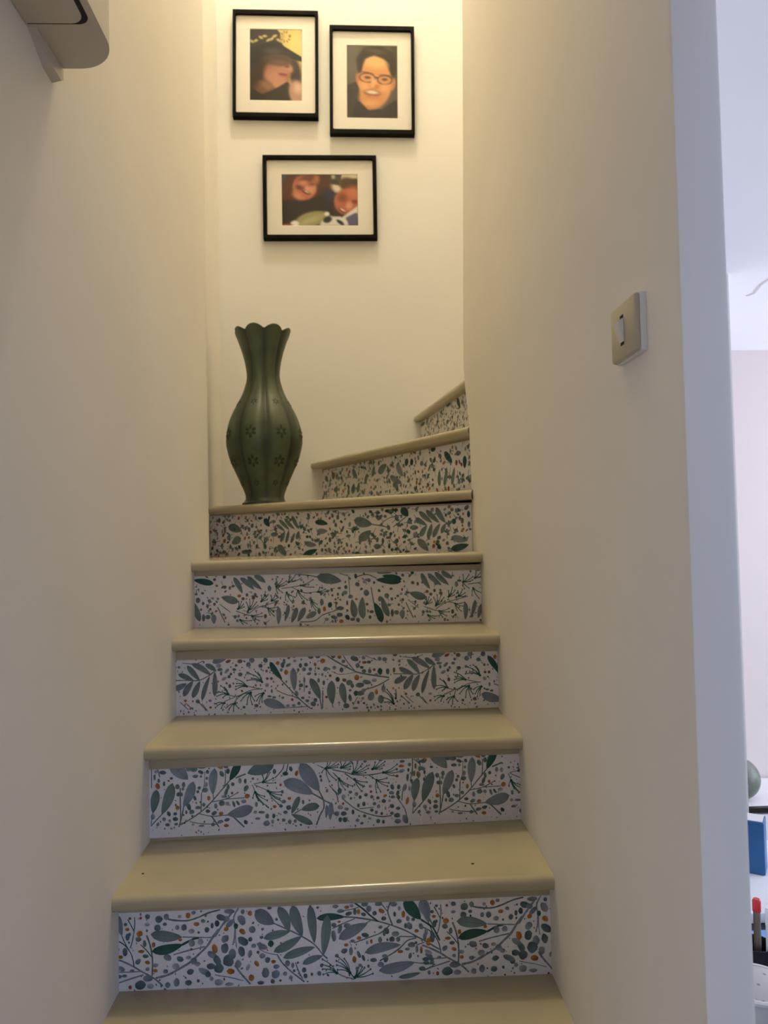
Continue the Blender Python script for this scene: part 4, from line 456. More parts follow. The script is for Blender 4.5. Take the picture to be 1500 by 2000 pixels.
        [0,0,634.7,135.3,672.9,101.1,14.3],[0,0,654.1,138.5,693.2,101.5,15.1],[0,0,672.5,140,703.6,119.8,14.7],[0,0,526,19,507,74.6,17.3],[0,2,563.7,37.3,563.4,11.5,14.6],[0,2,736.8,54.2,736,5.2,13.8],[2,3,732.1,108.9,732.4,129.3,749.1,128.9,760.1,123.1,752.5,110.3,748.5,91.8,735.5,90.3,759.9,113.8],[2,3,628.1,50.4,630.2,70.7,637.5,70.5,642.9,63,644.7,55.5],[2,3,655.6,46,650.4,68.3,659.7,75.5,670.7,75.2,678,67.6,681.5,58.3],[2,3,690.9,69.2,691.1,85.8,702.3,94.8,709.6,87.2,707.6,74.3],[2,3,718.6,70.3,717,85.2,729.9,88.6,737.2,79.1,737,69.9],[2,3,709,50.2,734.9,53.3,734.8,42.2,725.3,29.5,714.3,31.6],
        [2,3,664.6,31,692.3,37.7,692.1,28.5,684.6,17.6,673.5,14.2],[2,3,633.2,20.8,664.4,18.1,651.4,11.1,640.4,9.5],[1,5,2.2,622.5,45,648.1,35.2,664.6,31],[1,5,2.2,655.4,36.8,685.1,54.5,709.1,51.2],[1,5,2.2,685.1,54.5,737,68],[1,5,2.9,573.1,57.3,592.7,14.5],[1,5,2.2,578.7,64.6,607.7,41.7],[3,9,565.7,131.3,4.4,4.4,0],[3,3,592.5,138.1,4.8,5.2,0],[3,9,593,110.4,5.1,4.8,0],[3,9,606.8,107.3,3.3,5.2,0],[3,9,533.2,95.2,4.4,3.7,0],
        [3,0,551.3,75.4,4.4,3.7,0],[3,4,534.8,67.5,3.7,4.8,0],[3,9,564.9,64.9,3.7,4.4,0],[3,2,574.3,79.4,3.7,3.7,0],[3,8,560.5,80.7,4.4,3.7,0],[3,9,553.8,51.4,3.7,3.7,0],[3,0,529.1,51.1,3.3,3.7,0],[3,9,642.2,77.8,4.4,4.4,0],[3,4,652.5,87.7,3.7,4.8,0],[3,9,669.9,79.9,5.2,5.2,0],[3,6,632.2,85.4,5.1,4.4,0],[3,0,521.1,76.1,6.6,7.7,0],
        [3,0,547.1,30.4,7,6.1,0],[3,4,535.2,28.8,4.4,10.3,0],[3,9,701.4,29.2,4.4,6.1,0],[3,0,620.4,29.4,4.4,5.2,0],[3,2,713.5,103.8,5.2,7.8,0],[0,1,765.1,59.9,753.2,13.1,11.5],[0,1,787.1,51,771.7,8.9,14.5],[1,5,2.6,784,141.1,817.3,137.5,845.1,131.3],[2,3,765.1,119.3,769.1,139.6,783.9,137.4,796.7,127.8,783.7,124.4],[2,3,760,91.6,756.9,71.2,775.3,63.4,783,78],[1,5,2.2,746.3,103,774.1,106,798.3,110.1],[1,5,2.2,774.1,106,790.7,96.4]],
    [
        [0,0,52.8,102.1,114.3,84.3,30.3],[0,0,109.8,60.3,68.4,41.7,27.9],[0,3,211.1,124.6,234.1,97.1,22.2],[0,0,261.4,102.6,297.4,79.8,11.9],[0,0,273.3,119.4,316.5,83.9,14.2],[0,0,296.4,123.4,339.1,84.9,14.2],[0,0,326.9,131.6,356,84.5,14.9],[0,0,279.5,42.8,298.2,81.3,15.6],[0,0,301.2,39.3,314.6,84,13.5],[0,0,321.3,39,338.9,74.1,13.1],[0,0,345.2,50.9,356.6,79.8,15.4],[3,0,255,69.9,14.7,7.5,0],
        [0,0,267.8,33.6,301.5,-2.6,25.3],[0,3,419.1,107.1,471.2,98.6,18.8],[0,2,425.7,75.1,469,76.4,18.8],[0,2,377.3,38.6,424.8,30.2,19],[0,3,372.8,0.4,428.1,16.8,19.2],[1,5,4.8,148.1,49.9,151.6,24.4],[3,3,193.4,126.7,8.7,5.1,0],[3,3,388.8,59.2,5.9,4.9,0],[3,0,131.3,11.9,20.1,7.7,0],[0,0,569.5,109,637,92.6,31.9],[0,0,585.2,45.2,632.2,73.5,28.2],[1,5,3.5,635.3,93.2,684.9,84.6],
        [0,0,791,109,827.9,84.2,15.1],[0,0,801.6,128.5,845.7,91.3,16.9],[0,0,825.1,131.8,870.2,90.5,16.9],[0,0,859.2,138.3,889.9,90,18.3],[0,0,804.3,50.3,827.9,84.8,17],[0,0,829.1,44.1,844.7,89.9,15.9],[0,0,847,46.6,872.3,89.1,15.6],[0,0,875.5,58.5,890.5,88.6,13.7],[3,0,783,79,15.1,7.9,0],[0,0,794.7,43.4,831.2,6.3,23.2],[0,2,906.9,46.7,959.9,35.2,21.5],[0,3,904.4,10.4,964,23.7,21.4],
        [0,3,741.5,141.6,764.8,113.6,24.9],[1,5,3,661.9,89.6,698.6,111.6,744.2,118.6],[1,5,3,711,82.4,756.8,112.5],[1,5,3.2,766.3,109.3,759.3,83.9],[3,3,722,135.2,7.8,5.7,0],[3,3,631.2,132.8,6.7,4.7,0],[3,3,691,133.5,7.9,5.2,0],[3,0,684,116.4,5.9,5.2,0],[3,2,667.8,60.4,5.3,5.2,0],[3,4,674,40,4.6,9.5,0],[3,0,653.7,23,13.9,8.1,0],[3,3,696.5,20.9,4.6,5.2,0],
        [3,3,706,12.2,5.2,5.2,0],[3,9,690.6,49.8,5.2,4.6,0],[3,3,702.3,61.1,5.9,5.7,0],[3,9,923.9,68.3,5.9,4.4,0],[3,9,912,129.3,6,5.5,0],[3,9,943.9,95.2,5.9,9,0],[3,3,917.1,93.3,7.2,9.1,0],[3,9,862.6,33.7,6.7,6.1,0],[3,9,894.4,29,5.4,6.1,0],[3,3,965,113.6,5.3,10.4,0],[3,0,965.6,83.6,4.7,9,0],[3,4,898.1,56.5,4.8,4.4,0]],
    [
        [0,0,287.9,142.9,329.2,104.3,26.3],[0,0,486.6,114.6,549.7,138,32.1],[0,2,615.3,131.6,658.5,86.2,29.2],[0,2,570.8,94.5,649.3,63.3,25.3],[0,3,907.8,142.5,950.1,105.3,23.1],[0,3,1015.4,119.7,1013.7,79.6,20.6],[0,0,444.3,104.3,461.8,141.9,25.2],[0,0,388,85.2,408.7,118.6,21.4],[0,0,286.1,49,303.2,88.8,29.6],[0,0,327.1,51.2,343.8,90.6,24.1],[0,0,252.6,46.2,261.3,77.2,20.7],[0,0,876.6,35.4,878.8,89.6,18.4],
        [0,0,903.2,33.5,920.8,89.8,19.2],[0,0,944.5,34.4,961.6,89.9,17.3],[3,3,683.3,132.8,11.3,13,0],[3,3,715.3,129.6,9.5,12,0],[3,3,845.7,157.6,14.4,7.4,0],[3,0,605.5,60.5,16.9,10.6,0],[3,0,63.6,126.9,14,12.5,0],[3,0,983.2,130.2,13.1,7.8,0],[3,9,127.2,132,15.7,15.3,0],[3,2,777.1,119.2,10.6,8.4,0],[3,0,147.4,74.2,17.8,12.2,0]],
    [
        [0,3,546.1,159.9,592.2,118.8,26.5],[3,3,439.5,160.5,33.2,10,0],[0,2,112.5,160.2,124.8,135.1,43.5],[3,0,39.8,148.2,38.8,8.3,0],[3,0,425.3,97.9,20.2,7.3,0]],
]
PC = {'g': (0.150, 0.205, 0.190), 'G': (0.165, 0.195, 0.200), 'b': (0.215, 0.245, 0.275), 'd': (0.022, 0.085, 0.062), 't': (0.105, 0.150, 0.155), 's': (0.145, 0.185, 0.170),
      'o': (0.36, 0.135, 0.022), 'r': (0.30, 0.075, 0.055), 'l': (0.33, 0.32, 0.36), 'B': (0.2, 0.2, 0.2)}
PC['br'] = (0.17, 0.13, 0.085)
PC = {k: (v if k in 'or' else tuple(c * 0.84 for c in v)) for k, v in PC.items()}
WHITE = (0.72, 0.69, 0.675)

def clip(poly, u0, u1, v0, v1):
    for ax, lim, sgn in ((0, u0, 1), (0, u1, -1), (1, v0, 1), (1, v1, -1)):
        out = []
        for i in range(len(poly)):
            a, b = poly[i - 1], poly[i]
            ia = (a[ax] - lim) * sgn >= 0; ib = (b[ax] - lim) * sgn >= 0
            if ia != ib:
                t = (lim - a[ax]) / (b[ax] - a[ax])
                out.append(tuple(a[k] + (b[k] - a[k]) * t for k in range(len(a))))
            if ib: out.append(b)
        poly = out
        if len(poly) < 3: return None
    return poly

SHAPES = ('L', 'S', 'U', 'D')
INKS = ('g', 'G', 'b', 'd', 't', 's', 'o', 'r', 'l', 'br')
def parse(rows):
    return [(SHAPES[r[0]], INKS[r[1]], r[2:]) for r in rows]

def fill_items(rnd, u0, u1, v0, v1, pts, n, big):
    """small sprigs and dots between the drawn motifs"""
    its = []
    grid = list(pts)
    tries = 0
    while len(its) < n and tries < n * 30:
        tries += 1
        u, v = rnd.uniform(u0, u1), rnd.uniform(v0, v1)
        s = rnd.uniform(1.5, 3.6) * big
        if any((u - a) ** 2 + (v - b) ** 2 < (s * 0.8 + c) ** 2 for a, b, c in grid): continue
        grid.append((u, v, s))
        c = rnd.choice(['g', 't', 'g', 'b', 't', 's', 'br', 'g', 'd', 'o'] if rnd.random() < 0.75 else ['t', 'b', 'r', 's'])
        if big > 1.2 and rnd.random() < 0.40:          # a twig with two or three leaflets
            a = rnd.uniform(0, 6.28); l = s * rnd.uniform(1.6, 2.8)
            x1, y1 = u + math.cos(a) * l, v + math.sin(a) * l
            its.append(('S', 's', [1.0 + 0.4 * big, u, v, (u + x1) / 2 + rnd.uniform(-1, 1), (v + y1) / 2, x1, y1]))
            for q in (-1, 1, 0):
                a2 = a + q * 0.8
                its.append(('L', rnd.choice(['g', 't', 'd', 's']), [x1 + math.cos(a2) * s * 1.7, y1 + math.sin(a2) * s * 1.7, x1, y1, s * 0.85]))
        else:
            its.append(('D', c, [u, v, s * rnd.uniform(0.5, 0.8), s, rnd.uniform(-60, 60)]))
    return its

def paper_mesh(k, items, origin, du, u0, u1, v0, v1, seed):
    """origin: world point of u=v=0, du: unit vector along the riser; v is up; mm units"""
    rnd = random.Random(seed)
    nrm = Vector((du.y, -du.x, 0))           # towards the viewer
    verts, faces, cols = [], [], []
    def P(u, v, h):
        return origin + du * (u / 1000) + Vector((0, 0, v / 1000)) + nrm * h
    def add(poly, h):                        # poly: (u, v, r, g, b)
        q = clip(poly, u0, u1, v0, v1)
        if not q: return
        b = len(verts)
        for p in q:
            verts.append(P(p[0], p[1], h)); cols.append(p[2:5])
        faces.append(list(range(b, b + len(q))))
    add([(u0, v0, *WHITE), (u1, v0, *WHITE), (u1, v1, *WHITE), (u0, v1, *WHITE)], 0.0006)
    # paper edges (thickness)
    for (a, b) in (((u0, v0), (u0, v1)), ((u1, v1), (u1, v0)), ((u0, v1), (u1, v1)), ((u1, v0), (u0, v0))):
        i = len(verts)
        for (p, h) in ((a, 0.0006), (a, 0), (b, 0), (b, 0.0006)):
            verts.append(P(p[0], p[1], h)); cols.append(WHITE)
        faces.append([i, i + 1, i + 2, i + 3])
    def shade(c, f): return tuple(min(1, x * f) for x in c)
    def stroke(pl, w, c, h, taper=1.0):
        # smooth polyline -> ribbon
        pts = []
        n = len(pl)
        for i in range(n - 1):
            p0 = pl[max(i - 1, 0)]; p1 = pl[i]; p2 = pl[i + 1]; p3 = pl[min(i + 2, n - 1)]
            m = 4 if n > 2 else 2
            for j in range(m):
                t = j / m
                pts.append(tuple(0.5 * (2 * p1[a] + (p2[a] - p0[a]) * t + (2 * p0[a] - 5 * p1[a] + 4 * p2[a] - p3[a]) * t * t + (3 * p1[a] - p0[a] - 3 * p2[a] + p3[a]) * t ** 3) for a in (0, 1)))
        pts.append(pl[-1])
        L, R = [], []
        for i, p in enumerate(pts):
            a = pts[max(i - 1, 0)]; b = pts[min(i + 1, len(pts) - 1)]
            dx, dy = b[0] - a[0], b[1] - a[1]; l = math.hypot(dx, dy) or 1
            ww = w * (1 - (1 - taper) * i / (len(pts) - 1)) / 2 * rnd.uniform(0.85, 1.15)
            L.append((p[0] - dy / l * ww, p[1] + dx / l * ww)); R.append((p[0] + dy / l * ww, p[1] - dx / l * ww))
        for i in range(len(pts) - 1):
            f0 = rnd.uniform(0.8, 1.2); cc = shade(c, f0)
            add([(*L[i], *cc), (*R[i], *cc), (*R[i + 1], *cc), (*L[i + 1], *cc)], h)
    def dot(u, v, rx, ry, ang, c, h):
        a = math.radians(ang); ca, sa = math.cos(a), math.sin(a)
        N = 12; ph = rnd.uniform(0, 6.28); f = rnd.uniform(0.85, 1.2)
        q = []
        for i in range(N):
            t = 2 * math.pi * i / N; k2 = rnd.uniform(0.9, 1.08)
            x, y = rx * math.cos(t) * k2, ry * math.sin(t) * k2
            sh = f * (1 + 0.30 * math.cos(t - ph))
            q.append((u + x * ca - y * sa, v + x * sa + y * ca, *shade(c, sh)))
        add(q, h)
    def leaf(x0, y0, x1, y1, w, c, h):       # tip -> base
        l = math.hypot(x1 - x0, y1 - y0); dx, dy = (x1 - x0) / l, (y1 - y0) / l
        N = 9; Lp, Rp = [], []
        bend = rnd.uniform(-0.05, 0.05) * l
        fl = rnd.uniform(0.9, 1.1)
        for i in range(N + 1):
            t = i / N
            s = math.sin(math.pi * t ** 0.78) ** 0.72 * w / 2 if 0 < t < 1 else 0.0
            b = bend * math.sin(math.pi * t)
            cx, cy = x0 + dx * l * t - dy * b, y0 + dy * l * t + dx * b
            sh = fl * (0.86 + 0.30 * math.sin(math.pi * t)) * rnd.uniform(0.94, 1.06)
            Lp.append((cx - dy * s, cy + dx * s, *shade(c, sh * 0.92))); Rp.append((cx + dy * s, cy - dx * s, *shade(c, sh * 1.1)))
        for i in range(N):
            if i == 0: add([Lp[0], Rp[1], Lp[1]], h)
            elif i == N - 1: add([Lp[i], Rp[i], Rp[i + 1]], h)
            else: add([Lp[i], Rp[i], Rp[i + 1], Lp[i + 1]], h)
        if w > 7:                            # fine mid-rib wash
            add([(x0 + dx * l * 0.12, y0 + dy * l * 0.12, *shade(c, 0.8)), (x0 + dx * l * 0.6 + dy * 0.5, y0 + dy * l * 0.6 - dx * 0.5, *shade(c, 0.75)), (x1, y1, *shade(c, 0.8)), (x0 + dx * l * 0.6 - dy * 0.5, y0 + dy * l * 0.6 + dx * 0.5, *shade(c, 0.75))], h + 0.00001)
    occupied = []
    for t, c, r in items:
        if t == 'L':
            for q in range(6):
                f = (q + 0.5) / 6; occupied.append((r[0] + (r[2] - r[0]) * f, r[1] + (r[3] - r[1]) * f, r[4] * 0.45))
        elif t == 'D': occupied.append((r[0], r[1], max(r[2], r[3])))
        elif t == 'S':
            for q in range(1, len(r) - 2, 2): occupied.append((r[q], r[q + 1], r[0]))
        else:
            for q in range(0, len(r), 2): occupied.append((r[q], r[q + 1], 2))
    nfill = {0: 130, 1: 200, 2: 260, 3: 420, 4: 900, 5: 900, 6: 700}.get(k, 0)
    its = fill_items(rnd, u0 + 2, u1 - 2, v0 + 2, v1 - 2, occupied, nfill, 0.75 if k < 2 else (0.95 if k == 2 else (1.4 if k == 3 else 2.6))) + items
    for i, (t, c, r) in enumerate(its):
        col = PC[c]; m = (i % 5) * 0.00003
        if t == 'S':
            w = max(r[0], 1.35); stroke([(r[q], r[q + 1]) for q in range(1, len(r) - 1, 2)], w, col, 0.00072 + m)
        elif t == 'U':
            b = (r[0], r[1])
            for q in range(2, len(r), 2):
                tip = (r[q], r[q + 1])
                mid = ((b[0] + tip[0]) / 2 + (tip[1] - b[1]) * 0.08, (b[1] + tip[1]) / 2 - (tip[0] - b[0]) * 0.08 + 0.6)
                stroke([b, mid, tip], 2.1 if k < 2 else 2.7, shade(PC['d'], 1.5), 0.0009 + m, 0.65)
                dot(tip[0], tip[1], 1.7, 2.2, 0, PC['t'], 0.00102 + m)
            dot(b[0], b[1], 3.0, 3.0, 0, PC['d'], 0.00102 + m)
        elif t == 'L': leaf(*r[:5], col, 0.00120 + m)
        else: dot(r[0], r[1], r[2], r[3], r[4], col, 0.00140 + m)
    me = bpy.data.meshes.new('wallpaper_panel')
    me.from_pydata([tuple(v) for v in verts], [], faces)
    ca = me.color_attributes.new('print', 'FLOAT_COLOR', 'POINT')
    ca.data.foreach_set('color', [x for c in cols for x in (*c, 1.0)])
    me.materials.append(PAPER)
    return me

PANEL_V = {0: (-2, 782, 0, 141), 1: (-2, 783, 0, 140), 2: (-2, 782, 0, 137), 3: (-2, 782, 0, 141), 4: (-30, 974, -4, 142), 5: (4, 1085, 0, 163), 6: (8, 780, 0, 160)}
ZB = [0.748, 0.94, 1.130, 1.3175, 1.5045, 1.68, 1.878]
for i in range(len(NOS)):
    RA, RB = RIS[i]
    n = NOS[i]
    zlo = 0.0 if i == 0 else min(NOS[i - 1][2], NOS[i - 1][3]) - 0.006
    zhi = min(n[2], n[3]) - TH + 0.002
    A, B = Vector((*RA, 0)), Vector((*RB, 0))
    du = (B - A).normalized(); nb = Vector((-du.y, du.x, 0))
    bm = bmesh.new()
    a, b = A.copy(), B.copy()
    if i < 8:
        a += du * ((XL - a.x) / du.x + 0.0005) if i < 8 else Vector(); b = a + du * ((XR + 0.010 - a.x) / du.x)
    elif i == 8: a, b = A - du * 0.031, A + du * 0.976
    elif i == 9: a, b = A + du * 0.024, A + du * 1.086
    else: a, b = A + du * 0.008, B
    t = 0.010
    lo = zlo; hi = zhi
    prism(bm, [(a.x, a.y), (b.x, b.y), (b.x + nb.x * t, b.y + nb.y * t), (a.x + nb.x * t, a.y + nb.y * t)], lo, hi)
    ro = link('riser', bm, TREAD, stair); ro.location = -Vector(stair.location)
    k = i - 4
    if k >= 0:
        u0, u1, v0, v1 = PANEL_V[k]
        me = paper_mesh(k, parse(PRINT[k]), Vector((A.x, A.y, ZB[k])), du, u0, u1, v0, v1, 11 + k)
    else:
        me = paper_mesh(-1, fill_items(random.Random(50 + i), 8, 766, 4, 138, [], 160, 1.6), Vector((A.x, A.y, zlo + 0.006)), du, 6, 768, 0, 140, 60 + i)
    po = bpy.data.objects.new('wallpaper_panel', me); COL.objects.link(po); po.parent = ro
    po.location = (0, 0, 0)

# ------------------------------------------------------------------ photo frames
def paint(x0, y0, x1, y1, shapes, w=84, h=116, base=(60, 50, 40)):
    """soft colour patches of a printed snapshot; y down"""
    X, Y = np.meshgrid(np.linspace(x0, x1, w), np.linspace(y0, y1, h))
    img = np.empty((h, w, 3)); img[:] = base
    for s in shapes:
        if s[0] == 'E':
            _, cx, cy, rx, ry, ang, col, soft = s
            a = math.radians(ang); dx, dy = X - cx, Y - cy
            u = (dx * math.cos(a) + dy * math.sin(a)) / rx; v = (-dx * math.sin(a) + dy * math.cos(a)) / ry
            d = np.sqrt(u * u + v * v)
            mk = np.clip((1 + soft - d) / (2 * soft), 0, 1)
        else:
            _, pts, col, soft = s
            ins = np.zeros(X.shape, bool); n = len(pts)
            for i in range(n):
                (xa, ya), (xb, yb) = pts[i - 1], pts[i]
                if ya == yb: continue
                c = ((ya > Y) != (yb > Y)) & (X < (xb - xa) * (Y - ya) / (yb - ya) + xa)
                ins ^= c
            mk = ins.astype(float)
            for _ in range(int(soft)):
                p = np.pad(mk, 1, mode='edge')
                mk = (p[:-2, 1:-1] + p[2:, 1:-1] + p[1:-1, :-2] + p[1:-1, 2:] + 2 * mk) / 6
        mk = mk[..., None]
        img = img * (1 - mk) + np.array(col, float) * mk
    for _ in range(1):
        p = np.pad(img, ((1, 1), (1, 1), (0, 0)), mode='edge')
        img = (p[:-2, 1:-1] + p[2:, 1:-1] + p[1:-1, :-2] + p[1:-1, 2:] + 4 * img) / 8
    g = img.mean(2, keepdims=True); img = (g + (img - g) * 0.82) * np.array([0.94, 0.97, 1.0])
    c = img / 255
    return np.where(c <= 0.04045, c / 12.92, ((c + 0.055) / 1.055) ** 2.4)

def print_mesh(lin, W, H):
    h, w, _ = lin.shape
    vs = [((i / (w - 1) - 0.5) * W, 0, (0.5 - j / (h - 1)) * H) for j in range(h) for i in range(w)]
    fs = [(j * w + i, (j + 1) * w + i, (j + 1) * w + i + 1, j * w + i + 1) for j in range(h - 1) for i in range(w - 1)]
    me = bpy.data.meshes.new('photo_print'); me.from_pydata(vs, [], fs)
    ca = me.color_attributes.new('print', 'FLOAT_COLOR', 'POINT')
    ca.data.foreach_set('color', np.concatenate([lin.reshape(-1, 3), np.ones((h * w, 1))], 1).ravel())
    me.materials.append(PHOTO)
    return me

def ring(bm, W, H, w_in, h_in, y0, y1, rad=0.0):
    """rectangular frame between outer W x H and inner opening, depth y0(front)..y1"""
    def loop(a, b, y, r):
        pts = []
        if r <= 0: pts = [(-a, -b), (a, -b), (a, b), (-a, b)]
        else:
            for cx, cz, s in ((-a + r, -b + r, 180), (a - r, -b + r, 270), (a - r, b - r, 0), (-a + r, b - r, 90)):
                for k in range(4):
                    t = math.radians(s + 30 * k); pts.append((cx + r * math.cos(t), cz + r * math.sin(t)))
        return [bm.verts.new((x, y, z)) for x, z in pts]
    loops = [loop(W / 2, H / 2, y1, 0.002), loop(W / 2, H / 2, y0 + 0.002, 0.002), loop(W / 2 - 0.002, H / 2 - 0.002, y0, 0.002), loop(w_in / 2 + 0.001, h_in / 2 + 0.001, y0, rad + 0.001), loop(w_in / 2, h_in / 2, y0 + 0.001, rad), loop(w_in / 2, h_in / 2, y1, rad)]
    n = len(loops[0])
    for a, b in zip(loops, loops[1:] + loops[:1]):
        for i in range(n):
            j = (i + 1) % n
            bm.faces.new((a[i], a[j], b[j], b[i]))

def picture(cx, cz, W, H, rot, mat_in, photo, pw, ph, pdx, pdz, label):
    root = tag(empty('picture_frame', (cx, YB, cz), (0, rot, 0)), label, 'picture frame', 'black picture frames on the stair wall')
    bm = bmesh.new(); ring(bm, W, H, mat_in[0], mat_in[1], -0.030, -0.0005, 0.006); link('frame_moulding', bm, BLACK, root)
    bm = bmesh.new(); box(bm, -W / 2 + 0.004, W / 2 - 0.004, -0.008, -0.004, -H / 2 + 0.004, H / 2 - 0.004); link('back_board', bm, BACKC, root)
    # mount with a bevelled window over the print
    bm = bmesh.new()
    a, b = mat_in[0] / 2 + 0.004, mat_in[1] / 2 + 0.004
    def q(x0, x1, z0, z1, y): return [bm.verts.new(p) for p in ((x0, y, z0), (x1, y, z0), (x1, y, z1), (x0, y, z1))]
    o1 = q(-a, a, -b, b, -0.0165); i1 = q(pdx - pw / 2, pdx + pw / 2, pdz - ph / 2, pdz + ph / 2, -0.0165)
    e = 0.0018
    i2 = q(pdx - pw / 2 + e, pdx + pw / 2 - e, pdz - ph / 2 + e, pdz + ph / 2 - e, -0.0145)
    o2 = q(-a, a, -b, b, -0.0145)
    for s, t in ((o1, i1), (i1, i2), (i2, o2), (o2, o1)):
        for k in range(4):
            j = (k + 1) % 4
            bm.faces.new((s[k], s[j], t[j], t[k]))
    link('mount', bm, MAT_W, root)
    po = bpy.data.objects.new('photo_print', print_mesh(photo, pw, ph)); COL.objects.link(po); po.parent = root
    po.location = (pdx, -0.0143, pdz)
    bm = bmesh.new(); box(bm, -a, a, -0.0205, -0.0185, -b, b); link('glass_pane', bm, GLASS, root)
    return root

SK = (196, 128, 88)
p1 = paint(240, 190, 605, 695, [
    ('P', [(425, 190), (605, 190), (605, 620), (520, 620), (470, 300)], (222, 186, 96), 2),
    ('E', 560, 300, 60, 110, 0, (236, 204, 110), .5),
    ('P', [(240, 190), (428, 190), (452, 215), (450, 330), (240, 330)], (58, 54, 52), 1),
    ('E', 300, 560, 90, 150, 10, (62, 44, 34), .25),
    ('E', 555, 500, 42, 120, -8, (58, 44, 36), .3),
    ('E', 430, 505, 90, 96, -18, (160, 100, 76), .2),
    ('E', 470, 470, 62, 46, 0, (180, 116, 90), .5),
    ('E', 425, 540, 74, 52, 25, (190, 122, 94), .4),
    ('E', 450, 575, 50, 28, -15, (196, 126, 94), .4),
    ('E', 515, 462, 20, 32, -30, (190, 122, 90), .3),
    ('E', 440, 400, 105, 46, 5, (84, 62, 52), .3),
    ('E', 440, 425, 55, 18, 5, (110, 76, 60), .5),
    ('E', 500, 452, 16, 9, 0, (130, 66, 52), .5),
    ('E', 470, 508, 30, 9, 8, (140, 62, 56), .4), ('E', 470, 522, 24, 5, 8, (176, 92, 80), .5),
    ('P', [(240, 330), (400, 268), (450, 290), (520, 335), (605, 385), (605, 418), (540, 400), (500, 378), (420, 362), (330, 380), (280, 450), (240, 470)], (44, 41, 42), 1),
    ('E', 400, 345, 60, 22, 0, (72, 66, 60), .6),
    ('E', 335, 620, 60, 60, 30, (112, 72, 52), .4),
    ('E', 360, 590, 50, 26, 30, (146, 96, 70), .5),
    ('P', [(240, 600), (330, 650), (420, 610), (500, 560), (545, 600), (540, 695), (240, 695)], (48, 38, 32), 2),
    ('E', 565, 640, 52, 92, -12, (186, 132, 104), .2), ('E', 575, 600, 30, 40, 0, (216, 168, 140), .6),
    *[('E', x, y, 17, 9, a, (200, 172, 104), .4) for x, y, a in ((255, 278, 30), (285, 272, -30), (318, 250, 30), (345, 240, 0), (370, 268, -35), (395, 258, -40), (415, 238, -20), (440, 266, 35), (465, 278, 20))],
    *[('E', x, y, 9, 5, a, (70, 56, 40), .4) for x, y, a in ((270, 262, 0), (300, 262, 0), (355, 256, 0), (430, 250, 0))],
    *[('E', 490 + 30 * math.cos(t), 242 + 34 * math.sin(t), 8, 4, math.degrees(t), (120, 92, 50), .5) for t in (0, .6, 1.2, 1.9, 2.5, 3.1, 3.8, 4.4, 5.0, 6.0)],
    ('E', 470, 240, 14, 14, 0, (190, 160, 92), .5)])
p2 = paint(917, 305, 1276, 815, [
    ('E', 980, 420, 60, 200, 0, (104, 92, 76), .7), ('E', 1270, 420, 40, 160, 0, (70, 58, 48), .6),
    ('P', [(917, 590), (990, 560), (1010, 640), (1060, 750), (1150, 760), (1250, 690), (1276, 690), (1276, 815), (917, 815)], (52, 44, 38), 3),
    ('P', [(917, 590), (990, 570), (990, 760), (960, 815), (917, 815)], (62, 54, 46), 3),
    ('E', 1130, 440, 132, 112, 8, (58, 44, 32), .15), ('E', 1060, 400, 60, 60, 0, (80, 64, 48), .6),
    ('E', 1080, 700, 78, 60, 0, (162, 98, 56), .2),
    ('E', 1001, 545, 20, 46, -8, (188, 112, 64), .25), ('E', 1242, 575, 18, 44, 10, (196, 120, 70), .25),
    ('E', 1118, 560, 116, 168, -3, (222, 142, 78), .08),
    ('E', 1095, 660, 92, 90, 0, (216, 136, 74), .2),
    ('E', 1120, 420, 92, 46, 6, (240, 172, 100), .4),
    ('P', [(1000, 500), (985, 400), (1040, 320), (1150, 305), (1240, 350), (1262, 430), (1250, 520), (1236, 520), (1226, 440), (1180, 398), (1110, 372), (1050, 398), (1030, 440), (1020, 500)], (58, 45, 33), 3),
    ('E', 1120, 345, 70, 16, 8, (84, 66, 48), .6),
    ('E', 1060, 496, 46, 6, 10, (140, 88, 52), .5), ('E', 1190, 513, 44, 6, 4, (140, 88, 52), .5),
    ('E', 1062, 532, 58, 35, 4, (78, 52, 38), .12), ('E', 1062, 532, 51, 28, 4, (214, 138, 78), .12),
    ('E', 1184, 546, 53, 34, 2, (78, 52, 38), .12), ('E', 1184, 546, 46, 27, 2, (214, 138, 78), .12),
    ('E', 1122, 530, 16, 6, 0, (70, 48, 36), .3),
    ('E', 1064, 530, 22, 9, 4, (104, 62, 40), .4), ('E', 1184, 542, 20, 9, 2, (104, 62, 40), .4),
    ('E', 1106, 566, 18, 34, 0, (240, 166, 98), .5), ('E', 1108, 594, 34, 14, 0, (196, 112, 60), .5), ('E', 1100, 588, 16, 12, 0, (238, 160, 94), .5),
    ('E', 1045, 590, 36, 26, 20, (238, 158, 90), .6), ('E', 1185, 600, 30, 26, -20, (238, 158, 90), .6),
    ('E', 1096, 638, 56, 22, 6, (150, 80, 50), .3), ('E', 1096, 633, 42, 12, 6, (226, 196, 156), .4), ('E', 1096, 664, 44, 10, 6, (206, 116, 74), .5),
    ('E', 1085, 708, 48, 18, 0, (232, 152, 86), .6),
    ('P', [(980, 690), (1010, 700), (1070, 760), (1150, 750), (1150, 815), (960, 815)], (46, 38, 34), 2)], base=(92, 80, 66))
